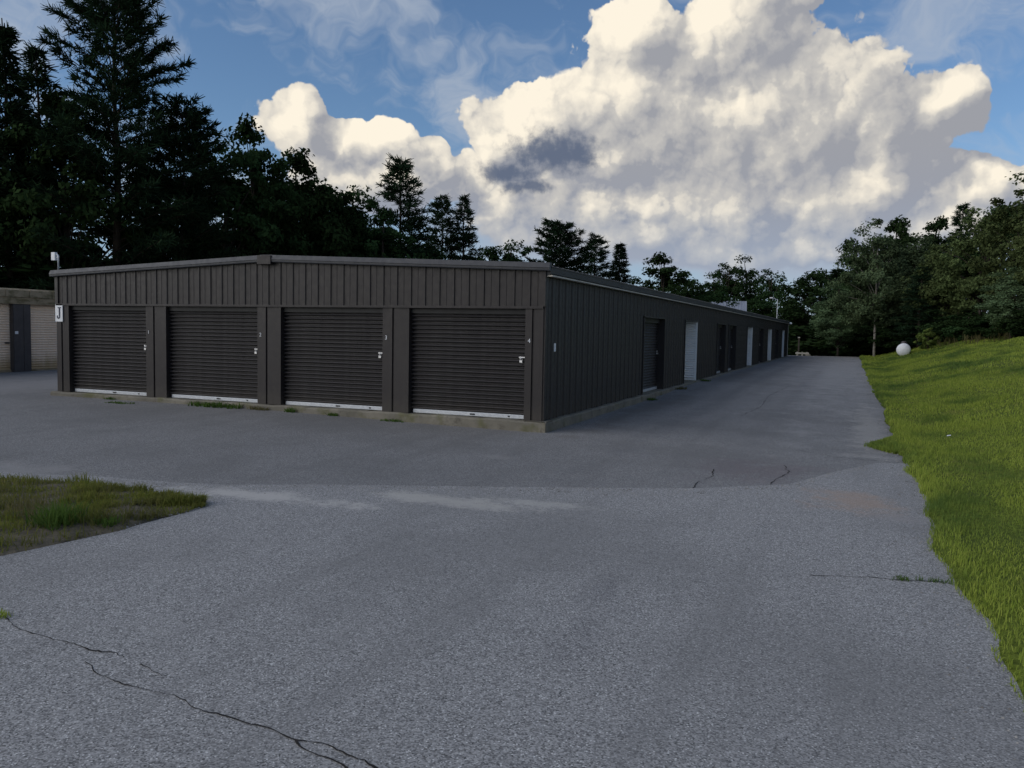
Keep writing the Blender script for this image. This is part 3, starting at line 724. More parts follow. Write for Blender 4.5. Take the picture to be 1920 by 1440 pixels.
# J sign
SG = tag(empty('letter_sign', (-12.57, -0.03, 1.95)), 'white rectangular sign with letter J at the left corner pillar', 'sign')
MB().box(-0.135, 0.11, -0.012, 0.006, -0.04, 0.385).build('sign_board', MAT['white'], SG, bevel=0.003)
mb = MB(); d0, d1 = -0.0165, -0.0125
mb.box(-0.01, 0.035, d0, d1, 0.085, 0.285).box(-0.045, 0.065, d0, d1, 0.286, 0.31)
ring = [(0.0125-0.0525+0.0525, 0)]
for k in range(8):
    a0, a1 = -math.pi*k/8, -math.pi*(k+1)/8
    c_ = (-0.0225, 0.084); ro, ri = 0.0575, 0.022
    q = [(c_[0]+ro*math.cos(a0), c_[1]+ro*math.sin(a0)), (c_[0]+ro*math.cos(a1), c_[1]+ro*math.sin(a1)), (c_[0]+ri*math.cos(a1), c_[1]+ri*math.sin(a1)), (c_[0]+ri*math.cos(a0), c_[1]+ri*math.sin(a0))]
    mb.prism(q, lambda p, y: (p[0], y, p[1]), d0, d1)
mb.box(-0.08, -0.0445, d0, d1, 0.085, 0.11)
mb.build('letter', MAT['navy'], SG)

# white device on the roof corner
AN = tag(empty('roof_antenna', (-12.74, 0.08, 3.12)), 'small white box on a bent pole at the left roof corner', 'antenna'); AN.scale = (0.86, 0.86, 0.86)
MB().tube([(0.02, 0, -0.06), (0.02, 0, 0.42), (0.015, 0, 0.47), (-0.02, 0, 0.49), (-0.08, 0, 0.49)], 0.022, 8).build('pole', MAT['galv'], AN, True)
MB().box(-0.21, -0.055, -0.05, 0.04, 0.33, 0.56).build('housing', MAT['white'], AN, bevel=0.012)
MB().box(-0.055, 0.0, -0.015, 0.015, 0.40, 0.43).build('bracket', MAT['galv'], AN)
# lamp on the far end of the eave
LP = tag(empty('eave_lamp', (0.2, BL-0.15, 2.93)), 'small white lamp under the far end of the long eave', 'lamp')
MB().lathe([(0.0, 0.10), (0.09, 0.09), (0.13, 0.03), (0.13, -0.04), (0.10, -0.06), (0.0, -0.06)], 12).build('lamp_shade', MAT['white'], LP, True)
MB().box(-0.10, 0.0, -0.03, 0.03, 0.02, 0.08).build('arm', MAT['galv'], LP)

# ------------------------------------------------------------------ tan storage building on the left (front on X = -22)
TX = -22.0; TB = tag(empty('tan_storage_building', (TX, 0, 0.1)), 'older tan storage building at the left edge, partly behind the brown one', 'building')
ty0, ty1 = -9.0, 30.0
MB().box(-9.0, -0.30, ty0, ty1, 0.0, 2.45).build('wall', MAT['pillar'], TB)
mb = MB()
mb.prism([(-0.3, 2.42), (0.03, 2.42), (0.05, 2.64), (0.09, 2.66), (0.10, 2.90), (0.0, 2.96), (-9.0, 3.25), (-9.0, 2.42)], lambda p, y: (p[0], y, p[1]), ty0, ty1)
mb.build('roof', MAT['tantrim'], TB)
y = 6.40 - 3*3.05 - 0.67
bays = []
yy = 6.40-0.67
edges = [6.40 + k*3.0 for k in range(-5, 7)]
for e in edges:
    a, c = e, e+2.33
    pl = MB().box(-0.3, 0.0, c, c+0.67, 0.0, 2.42).box(0.0, 0.012, c+0.02, c+0.10, 0.02, 2.40).box(0.0, 0.012, c+0.40, c+0.62, 0.02, 2.40).build('pillar', MAT['pillar'], TB)
    D = MB().box(-0.26, -0.20, a+0.002, c-0.002, 0.0, 2.42).build('door', MAT['tan'], TB)
    MB().sheet(corr_mesh(0, 0.08, 2.40, 26, None, 0.03), lambda p, y: (-0.195+p[0], y, p[1]), c-0.004, a+0.004).build('curtain', MAT['tan'], D)
    MB().box(-0.195, -0.13, a+0.004, c-0.004, 0.004, 0.078).build('bottom_rail', MAT['tantrim'], D)
    MB().box(-0.15, -0.12, c-0.22, c-0.06, 1.02, 1.07).build('latch', MAT['black'], D)
    MB().box(0.013, 0.020, c+0.05, c+0.17, 1.36, 1.46).build('unit_number', MAT['white'], TB)
mb = MB()
k = 0; y = ty0
while y < ty1:
    mb.box(0.10, 0.125, y, y+0.06, 2.66, 2.92); y += 0.9
mb.build('roof_clip', MAT['tantrim'], TB)
MB().box(-0.35, 0.1, ty0, ty1, -0.3, 0.002).build('footing', MAT['concrete'], TB)

# ------------------------------------------------------------------ things beyond the end of the building
def place(px, depth):          # ground position seen at column px, 'depth' metres ahead of the camera
    d = ray(px, 640); d = d/ (d.dot(fw)); p = Vector((CX, CY, CZ)) + d*depth
    return p.x, p.y
def z_at(px, py, depth):
    d = ray(px, py); d = d/(d.dot(fw)); return CZ + d.z*depth

x, y = place(1368, 104); zt = z_at(1368, 563, 104); zb = z_at(1397, 583, 104)
SH = tag(empty('metal_roof_shed', (x, y, gzf(x, y)), R(8)), 'shed with pale grey metal roof showing above the brown roof', 'shed')
g = gzf(x, y); hr = zt-g; he = zb-g-0.3
MB().box(-3.6, 1.5, 0.3, 5.6, -0.4, he).build('wall', MAT['timber'], SH)
for s_ in (0, 1):
    mb = MB()
    for k in range(16):
        a, c = -3.9+k*5.85/16, -3.9+(k+1)*5.85/16
        e0, e1 = (0.0, 3.0) if s_ == 0 else (6.0, 3.0)
        mb.quad((a, e0, he-0.05), (c-0.05, e0, he-0.05), (c-0.05, e1, hr), (a, e1, hr)); mb.box(c-0.05, c, min(e0, e1), min(e0, e1)+0.01, he-0.05, he)
        mb.quad((c-0.05, e0, he-0.05), (c, e0, he-0.01), (c, e1, hr+0.04), (c-0.05, e1, hr))
    mb.build('roof_slope', MAT['silverroof'], SH)
MB().quad((1.5, 0.3, he-0.02), (1.5, 5.6, he-0.02), (1.5, 3.0, hr-0.15)).build('gable', MAT['timber'], SH)

x, y = place(1455, 92); g = gzf(x, y); zt = z_at(1455, 561, 92)
PO = tag(empty('light_pole', (x, y, g)), 'thin pale light pole among the trees beyond the far eave', 'pole')
MB().tube([(0, 0, -0.3), (0, 0, (zt-g)*0.6), (0, 0, zt-g)], [0.06, 0.05, 0.04], 8).build('pole', MAT['galv'], PO, True)
MB().tube([(0, 0, zt-g-0.1), (-0.35, 0, zt-g+0.1), (-0.55, 0, zt-g+0.12)], 0.035, 6).build('arm', MAT['galv'], PO, True)
MB().box(-0.85, -0.5, -0.12, 0.12, zt-g+0.06, zt-g+0.20).build('lamp_head', MAT['white'], PO, bevel=0.03)

x, y = place(1498, 79); g = gzf(x, y); zt = z_at(1498, 634, 79)
GP = tag(empty('gate_post', (x, y, g)), 'dark post with a pale cap just past the far building corner', 'post')
MB().box(-0.07, 0.07, -0.07, 0.07, -0.3, zt-g).build('post', MAT['timber'], GP, bevel=0.01)
MB().box(-0.10, 0.10, -0.10, 0.10, zt-g+0.002, zt-g+0.10).build('cap', MAT['lip'], GP, bevel=0.02)
x, y = place(1505, 78); g = gzf(x, y)
BR = tag(empty('low_barrier', (x, y, g)), 'low pale rail barrier at the end of the lane', 'barrier')
zt = z_at(1505, 660, 78)-g
for q in (-0.45, 0.0, 0.42): MB().box(q-0.06, q+0.06, -0.06, 0.06, -0.3, zt).build('post', MAT['lip'], BR)
MB().box(-0.6, 0.6, -0.09, -0.062, zt-0.2, zt-0.04).build('rail', MAT['lip'], BR)
MB().box(0.3, 0.75, -0.3, 0.25, -0.3, 0.28).build('block', MAT['concrete'], BR, bevel=0.03)

# propane tank, seen end on
x, y = place(1695, 60); g = gzf(x, y)
TK = tag(empty('gas_tank', (x, y, g), R(-3)), 'white rounded gas tank standing on the grass bank', 'tank')
rr = 0.47; zc = 0.44
prof = [(0.0, -1.5)] + [(rr*math.sin(q*math.pi/12), -1.25-0.25*math.cos(q*math.pi/12)) for q in range(1, 7)] + [(rr, 1.25)] + [(rr*math.cos(q*math.pi/12), 1.25+0.25*math.sin(q*math.pi/12)) for q in range(1, 7)]
MB().lathe(prof, 28, 'y', (0, 0, zc)).build('shell', MAT['white'], TK, True)
MB().lathe([(0.0, 0.15), (0.12, 0.14), (0.18, 0.09), (0.18, -0.06)], 16, 'z', (0, 0.2, zc+rr)).build('dome', MAT['pillar'], TK, True)
for q in (-0.9, 0.9): MB().box(-0.26, 0.26, q-0.05, q+0.05, -0.15, zc-rr+0.10).build('leg', MAT['concrete'], TK)

# scraps on the grass
x, y = 6.95, 1.7
PS = MB(); PS.quad((-0.035, -0.025, 0.0), (0.03, -0.02, 0.012), (0.035, 0.025, 0.02), (-0.025, 0.03, 0.01)); PS.quad((-0.035, -0.025, -0.004), (-0.025, 0.03, 0.006), (0.035, 0.025, 0.016), (0.03, -0.02, 0.008))
o = PS.build('paper_scrap', MAT['white']); o.location = (x, y, float(lawn_z(x, y))+0.10); tag(o, 'tiny white scrap of paper lying on the lawn', 'litter')

# ------------------------------------------------------------------ grass blades
def blades(name, X, Y, Z, H, Wd, mat, lean=0.5, seed=1):
    g_ = np.random.default_rng(seed); n = len(X)
    a = g_.uniform(0, 2*np.pi, n); dx, dy = np.cos(a), np.sin(a)
    la = g_.uniform(0, 2*np.pi, n); ln = np.minimum(np.abs(g_.normal(0, lean, n)), 1.7)*H
    base = np.stack([X, Y, Z], -1); side = np.stack([dx*Wd/2, dy*Wd/2, np.zeros(n)], -1)
    mid = base + np.stack([np.cos(la)*ln*0.35, np.sin(la)*ln*0.35, H*0.6], -1)
    tip = base + np.stack([np.cos(la)*ln, np.sin(la)*ln, H*np.clip(1-0.3*(ln/H)**2, 0.35, 1)], -1)
    V = np.stack([base-side, base+side, mid+side*0.75, tip, mid-side*0.75], 1).reshape(-1, 3)
    i = np.arange(n)*5
    return mesh_np(name, V, np.stack([i, i+1, i+2, i, i+2, i+4, i+4, i+2, i+3], -1).reshape(-1, 3), mat)
g_ = np.random.default_rng(11); XX = []; YY = []; HH = []; WW = []
for (wx, ya, yb, dens, h, w) in ((5.0, -14, -4, 2600, 0.048, 0.0065), (6.0, -4, 4, 1500, 0.052, 0.009), (8, 4, 16, 560, 0.062, 0.016), (11, 16, 38, 200, 0.078, 0.030), (16, 38, 70, 80, 0.095, 0.05)):
    n = int(wx*(yb-ya)*dens); y = g_.uniform(ya, yb, n); dd = g_.uniform(0, 1, n)*wx-0.02
    XX.append(edge_x(y)+dd); YY.append(y)
    hh = h*g_.uniform(0.55, 1.35, n)*np.where(dd < 0.25, 1.35, 1.0); HH.append(hh); WW.append(np.full(n, w)*g_.uniform(0.7, 1.3, n))
XX = np.concatenate(XX); YY = np.concatenate(YY); HH = np.concatenate(HH); WW = np.concatenate(WW)
# mown unevenly: thin and tall patches
pn = np.sin(XX*1.7+YY*0.6)*np.sin(YY*0.9-XX*0.5+1.0)+0.6*np.sin(XX*4.1-YY*2.3)*np.sin(YY*3.1+XX)
keep = g_.uniform(0, 1, len(XX)) < np.clip(0.85+0.25*pn, 0.35, 1); HH = HH*np.clip(1+0.28*pn, 0.6, 1.5)
XX, YY, HH, WW = XX[keep], YY[keep], HH[keep], WW[keep]
o = link('lawn_grass', blades('lawn_grass', XX, YY, lawn_z(XX, YY)+0.004, HH, WW, MAT['lawn'], 0.55, 3)); o['kind'] = 'stuff'
# grass tongue reaching over the tarmac, and weeds in the edge joint
n = 2600; y = g_.uniform(0.2, 2.3, n); x = edge_x(y)-np.abs(g_.normal(0, 0.10, n))*np.exp(-((y-1.1)/0.6)**2)-0.01
o = link('edge_grass', blades('edge_grass', x, y, gz(x, y)+0.003, g_.uniform(0.04, 0.10, n), np.full(n, 0.011), MAT['lawn'], 0.7, 4)); o['kind'] = 'stuff'
# island grass
n = 52000; u = g_.uniform(0, 1, n)**1.25; v = g_.uniform(0, 1, n)
x, y = isl_pt(u*0.75, v); clump = np.sin(x*5.3+1)*np.sin(y*6.1)+0.7*np.sin(x*11-y*7)
k = (g_.uniform(0, 1, n) < np.clip(0.62+0.45*clump-0.5*(x > -1.15), 0.10, 1)); x, y, clump, v, u = x[k], y[k], clump[k], v[k], u[k]
hz = 0.07*np.sin(np.pi*v)**0.5*np.minimum(1, u*7.5)
o = link('island_grass', blades('island_grass', x, y, gz(x, y)+hz, (0.05+0.045*np.clip(clump, 0, 1.5))*g_.uniform(0.5, 1.5, len(x)), np.full(len(x), 0.008)*g_.uniform(.6, 1.4, len(x)), MAT['dry'], 0.8, 5)); o['kind'] = 'stuff'
# pebbles at the island's tip
n = 500; u = g_.uniform(0, 0.10, n)**1.0; v = g_.uniform(0, 1, n); x, y = isl_pt(u, v)
V = []; Fq = []
for a, c in zip(x, y):
    s_ = g_.uniform(0.006, 0.022); i = len(V); z = gzf(a, c)+0.012
    V += [(a+s_, c, z), (a, c+s_*g_.uniform(.7, 1.2), z), (a-s_, c, z), (a, c-s_, z), (a+0.2*s_, c, z+s_*0.7), (a, c, z-s_*.5)]
    Fq += [(i, i+1, i+4), (i+1, i+2, i+4), (i+2, i+3, i+4), (i+3, i, i+4)]
o = link('gravel', mesh_np('gravel', V, Fq, simple('pebble', (0.16, 0.16, 0.165), (0.30, 0.29, 0.28), 12, 0.9))); o['kind'] = 'stuff'

# loose grit washed along the lawn edge and the paving joint
n1_, n2_ = 900, 700
ya = g_.uniform(-11, 30, n1_); xa = edge_x(ya)-np.abs(g_.normal(0, 0.22, n1_))-0.02
xb = g_.uniform(-3.0, 5.6, n2_); yb_ = seam_y(xb)-0.04-np.abs(g_.normal(0, 0.25, n2_))
V = []; Fq = []
for a, c in zip(np.concatenate([xa, xb]), np.concatenate([ya, yb_])):
    s_ = g_.uniform(0.004, 0.012)*(1+0.03*max(0, c+10)); i = len(V); z = gzf(a, c)+0.013
    V += [(a+s_, c, z), (a, c+s_*g_.uniform(.7, 1.2), z), (a-s_, c, z), (a, c-s_, z), (a+0.2*s_, c, z+s_*0.8)]
    Fq += [(i, i+1, i+4), (i+1, i+2, i+4), (i+2, i+3, i+4), (i+3, i, i+4)]
o = link('loose_grit', mesh_np('loose_grit', V, Fq, simple('grit', (0.12, 0.11, 0.10), (0.40, 0.38, 0.35), 3, 0.9))); o['kind'] = 'stuff'

def tuft(name, label, x, y, n, spread, h, w, mat, seed, sx=1.0, z=None, lean=0.9):
    q = np.random.default_rng(seed); a = np.clip(q.normal(0, spread, n), -1.5*spread, 1.5*spread)*sx; c = np.clip(q.normal(0, spread, n), -1.5*spread, 1.5*spread)*(1 if sx == 1 else 0.35)
    zz = gz(x+a, y+c) - gzf(x, y)
    o = link(name, blades(name, a, c, zz-0.005, h*q.uniform(0.4, 1.2, n), np.full(n, w)*q.uniform(0.6, 1.3, n), mat, lean, seed))
    o.location = (x, y, (gzf(x, y) if z is None else z)); return tag(o, label, 'grass tuft' if 'grass' in name else 'weed')
tuft('grass_clump', 'tall dark green grass clump on the left grass island', -1.22, -9.25, 420, 0.11, 0.24, 0.009, MAT['weed'], 21, z=gzf(-1.2, -9.2)+0.04)
tuft('grass_clump', 'small bright green grass clump at the near rim of the island', -0.86, -9.02, 160, 0.06, 0.12, 0.008, MAT['weed'], 22, z=gzf(-.86, -9)+0.03)
tuft('grass_clump', 'pale seed-headed grass at the island, left photo edge', -1.75, -9.15, 200, 0.13, 0.20, 0.006, MAT['straw'], 23, z=gzf(-1.7, -9.1)+0.05, lean=0.6)
tuft('grass_tuft', 'small grass tuft in the crack at the left photo edge', 0.47, -11.01, 90, 0.035, 0.05, 0.006, MAT['lawn'], 24, z=gzf(.47, -11)+0.012)
tuft('grass_tuft', 'grass tuft in the right paving crack, away from the lawn', 5.79, -7.46, 60, 0.035, 0.05, 0.006, MAT['weed'], 25, z=gzf(5.79, -7.4)+0.012)
tuft('grass_tuft', 'grass tuft in the right paving crack, next to the lawn', 6.02, -7.42, 80, 0.05, 0.05, 0.006, MAT['weed'], 26, 1.6, z=gzf(6.0, -7.4)+0.012)
tuft('curb_weed', 'long green weed strip on the footing below the second door', -7.55, -0.17, 420, 0.42, 0.13, 0.024, MAT['weed'], 27, 1.0001)
tuft('curb_weed', 'dead brown weed at the footing right of the second door', -6.45, -0.17, 90, 0.16, 0.10, 0.02, MAT['straw'], 28, 1.0001)
tuft('curb_weed', 'small weed at the footing under the third door, left end', -5.62, -0.17, 80, 0.07, 0.12, 0.02, MAT['weed'], 29, 1.0001)
tuft('curb_weed', 'small weed at the footing under the third door, middle', -4.55, -0.17, 70, 0.07, 0.09, 0.02, MAT['weed'], 30, 1.0001)
tuft('curb_weed', 'flat dark weed at the footing between third and fourth doors', -3.1, -0.2, 120, 0.16, 0.06, 0.02, MAT['weed'], 31, 1.0001)
tuft('curb_weed', 'small weed at the footing under the first door', -10.8, -0.17, 80, 0.10, 0.08, 0.02, MAT['weed'], 32, 1.0001)
tuft('curb_weed', 'flat weed on the tarmac in front of the first door', -9.9, -0.7, 140, 0.22, 0.05, 0.02, MAT['weed'], 33, 1.0001)
tuft('curb_weed', 'weed at the side footing below the first side door', 0.19, 8.1, 110, 0.12, 0.09, 0.02, MAT['weed'], 34)
tuft('curb_weed', 'weed at the side footing just before the first white alcove', 0.19, 12.1, 130, 0.14, 0.10, 0.025, MAT['straw'], 35)
tuft('curb_weed', 'weed at the side footing just past the first white alcove', 0.19, 16.6, 130, 0.16, 0.09, 0.025, MAT['weed'], 36)

# ------------------------------------------------------------------ trees
def leaves_np(C, Nrm, size, q):
    n = len(C); a = q.normal(0, 1, (n, 3)); t1 = np.cross(Nrm, a); t1 /= np.linalg.norm(t1, axis=1)[:, None]+1e-9; t2 = np.cross(Nrm, t1)
    s = size[:, None]
    V = np.stack([C-t1*s*0.55, C+t2*s*0.33-t1*s*.05, C+t1*s*0.55, C-t2*s*0.33+t1*s*.05], 1).reshape(-1, 3)
    i = np.arange(n)*4; return V, np.stack([i, i+1, i+2, i+3], -1)
def decid(seed, H=12.0, cr=4.2, base=0.22, nclump=130, per=120, leaf=0.26, loose=0.9, airy=0.0, tk=1.0, lo=0.12):
    """trunk mesh and crown mesh of a broad-leaved tree of height H"""
    q = np.random.default_rng(seed); rd = random.Random(seed)
    tr = MB(); lean = [rd.uniform(-.3, .3) for _ in range(4)]
    tp = [(0.06*k*lean[0], 0.06*k*lean[1], H*0.86*k/8) for k in range(9)]; tp[0] = (0, 0, -0.6)
    tr.tube(tp, [tk*H*0.016*(1-0.85*k/8)+0.02 for k in range(9)], 7)
    zc = H*(base+(1-base)*0.5); rz_ = H*(1-base)*0.5
    # crown outline: a few big lobes
    lob = [(rd.uniform(0, 6.28), rd.uniform(-0.6, 0.8), rd.uniform(0.15, 0.4)) for _ in range(7)]
    cs = []
    while len(cs) < nclump:
        d = q.normal(0, 1, 3); d /= np.linalg.norm(d); rr = q.uniform(0.25, 1.0)**0.55
        k = 0.80
        az = math.atan2(d[1], d[0])
        for la, lz, am in lob:
            k += am*math.exp(-((math.remainder(az-la, 2*math.pi))/0.7)**2-((d[2]-lz)/0.45)**2)
        wz = 1.0 if d[2] > 0 else 0.92
        taper = 1.0-0.35*max(0, d[2])
        p = np.array([d[0]*cr*rr*k*taper, d[1]*cr*rr*k*taper, zc+d[2]*rz_*rr*min(k, 1.08)*wz])
        if airy and q.uniform() < airy*0.4: continue
        cs.append((p, d, rr))
    for p, d, rr in cs[::4]:
        zb_ = min(max(H*lo, p[2]-H*0.22-rd.random()*H*0.1), H*0.7)
        mid = (p[0]*0.45, p[1]*0.45, zb_+(p[2]-zb_)*0.6)
        tr.tube([(0, 0, zb_), mid, tuple(p)], [tk*H*0.006, tk*H*0.004, 0.012], 4, False)
    PC = []; PN = []; PS_ = []
    for p, d, rr in cs:
        cr_ = rd.uniform(0.45, 1.0)*loose*H/12; n = int(per*rd.uniform(0.6, 1.3))
        dd = q.normal(0, 1, (n, 3)); dd /= np.linalg.norm(dd, axis=1)[:, None]
        rad = q.uniform(0, 1, n)**0.5
        pos = p + dd*rad[:, None]*cr_*np.array([1.15, 1.15, 0.72]); PC.append(pos)
        nn = dd*0.5 + d*0.4 + q.normal(0, 0.55, (n, 3)) + np.array([0, 0, 0.35]); PN.append(nn/np.linalg.norm(nn, axis=1)[:, None]); PS_.append(leaf*q.uniform(0.6, 1.35, n))
    V, Fq = leaves_np(np.concatenate(PC), np.concatenate(PN), np.concatenate(PS_), q)
    return tr, V, Fq
def conifer(seed, H=18.0, rad=4.0, base=0.12, step=0.55, droop=0.0, upsw=0.25, gap=0.15, tuftn=9, nl=0.42, nw=0.075, power=0.8, top_round=0.0, dens=1.0):
    q = np.random.default_rng(seed); rd = random.Random(seed); tr = MB()
    tp = [(0.05*math.sin(k), 0.05*math.cos(k*1.3), H*k/10) for k in range(11)]; tp[0] = (0, 0, -0.6)
    tr.tube(tp, [H*0.0135*(1-0.95*k/10)+0.012 for k in range(11)], 7)
    TP = []; TD = []
    z = H*base; ph = 0
    while z < H*0.985:
        u = (z-H*base)/(H*(1-base)); L0 = rad*((1-u)**power*(1-top_round)+top_round*math.sqrt(max(0, 1-u*u)))
        L0 *= min(1.0, 0.55+u*4.0)
        nb = rd.choice([4, 5, 5, 6]); ph += rd.uniform(0.4, 1.2)
        for k in range(nb):
            if rd.random() < gap*(1.6-u): continue
            az = ph+2*math.pi*k/nb+rd.uniform(-.25, .25); L = L0*rd.uniform(0.62, 1.18)+0.15
            el0 = upsw*(0.4+1.2*u)+rd.uniform(-.1, .1); zz = z+rd.uniform(-.2, .2)
            pts = []
            for j in range(5):
                s = j/4; pts.append(Vector((math.cos(az)*L*s, math.sin(az)*L*s, zz + L*s*math.tan(el0)*(1-0.25*s) - droop*L*s*s + 0.12*L*(s**3 if droop > 0 else 0))))
            tr.tube(pts, [0.012+0.016*L*(1-j/4.2)*0.6 for j in range(5)], 4, False)
            nt = max(3, int(L*6.5*dens))
            for j in range(nt):
                s = 0.22+0.78*(j+rd.random())/nt; a_ = min(3, int(s*4)); f_ = s*4-a_; c = pts[a_].lerp(pts[a_+1], f_)
                wdt = 0.34*L*(1.05-s)*1.0+0.10; off = rd.uniform(-1, 1)*wdt
                c = c + Vector((-math.sin(az)*off, math.cos(az)*off, rd.uniform(-.06, .10)+0.06*abs(off)))
                TP.append(c); TD.append((math.cos(az)*0.8 - math.sin(az)*off/wdt*0.6, math.sin(az)*0.8+math.cos(az)*off/wdt*0.6, 0.35 if droop <= 0 else 0.0))
        z += step*rd.uniform(0.7, 1.3)*(1.15-0.45*u)
    TP = np.array([tuple(v) for v in TP]); TD = np.array(TD); n = len(TP)
    C = np.repeat(TP, tuftn, 0); D = np.repeat(TD, tuftn, 0) + q.normal(0, 0.62, (n*tuftn, 3)); D /= np.linalg.norm(D, axis=1)[:, None]
    ln = nl*q.uniform(0.6, 1.25, len(C)); sd_ = np.cross(D, q.normal(0, 1, D.shape)); sd_ /= np.linalg.norm(sd_, axis=1)[:, None]
    C = C + q.normal(0, 0.05, C.shape)
    V = np.stack([C-sd_*nw/2, C+sd_*nw/2, C+D*ln[:, None]+sd_*nw*0.2, C+D*ln[:, None]-sd_*nw*0.2], 1).reshape(-1, 3); i = np.arange(len(C))*4
    return tr, V, np.stack([i, i+1, i+2, i+3], -1)
PROTO = {}
def proto(key, gen, H, leaf='leaf', bark='bark'):
    tr, V, Fq = gen; PROTO[key] = (tr.mesh('trunk', MAT[bark], True), mesh_np('crown', V, Fq, MAT[leaf]), H)
proto('d1', decid(1, 12, 4.3, 0.10, 115), 12); proto('d2', decid(2, 12, 3.6, 0.08, 105), 12); proto('d3', decid(3, 12, 4.8, 0.12, 135), 12); proto('d4', decid(4, 12, 3.2, 0.05, 110), 12)
proto('air1', decid(5, 12, 2.6, 0.12, 75, 95, 0.24, 0.9, 0.6), 12); proto('air2', decid(6, 12, 2.2, 0.10, 70, 90, 0.24, 0.85, 0.6), 12)
proto('soft1', decid(7, 12, 3.6, 0.14, 170, 120, 0.20, 0.8, 0, 0.5, 0.38), 12, 'leaf_light', 'birch'); proto('soft2', decid(8, 12, 3.0, 0.02, 150, 120, 0.20, 0.8, 0, 0.5), 12, 'leaf_light')
proto('warm1', decid(9, 12, 4.6, 0.04, 160, 120, 0.24, 0.85), 12, 'leaf_warm'); proto('warm2', decid(10, 12, 4.0, 0.03, 140, 120, 0.24, 0.85), 12, 'leaf_warm')
proto('bigpine', conifer(31, 20, 5.0, 0.10, 0.58, 0.0, 0.52, 0.25, 11, 0.46, 0.065, 0.58, 0.45, 1.25), 20, 'needle')
proto('pine', conifer(32, 14, 3.1, 0.12, 0.50, 0.0, 0.30, 0.18, 9, 0.42, 0.075, 0.7, 0.3), 14, 'needle')
proto('pine2', conifer(33, 14, 3.4, 0.10, 0.46, 0.0, 0.45, 0.10, 9, 0.42, 0.08, 0.5, 0.6, 1.2), 14, 'needle')
proto('spruce', conifer(34, 14, 2.5, 0.05, 0.36, 0.32, 0.22, 0.06, 9, 0.34, 0.075, 0.95, 0.0, 1.2), 14, 'needle')
proto('spruce2', conifer(35, 14, 2.9, 0.06, 0.42, 0.22, 0.20, 0.14, 9, 0.36, 0.075, 0.85, 0.0, 1.1), 14, 'needle')
for key, leaf in (('shrub', 'leaf'), ('bush', 'bush')):
    proto(key, decid(41 if key == 'shrub' else 42, 3.0, 1.5, -0.08, 55, 110, 0.15 if key == 'shrub' else 0.17, 1.6 if key == 'shrub' else 1.1, 0.0 if key == 'shrub' else 0.7), 3.0, leaf)

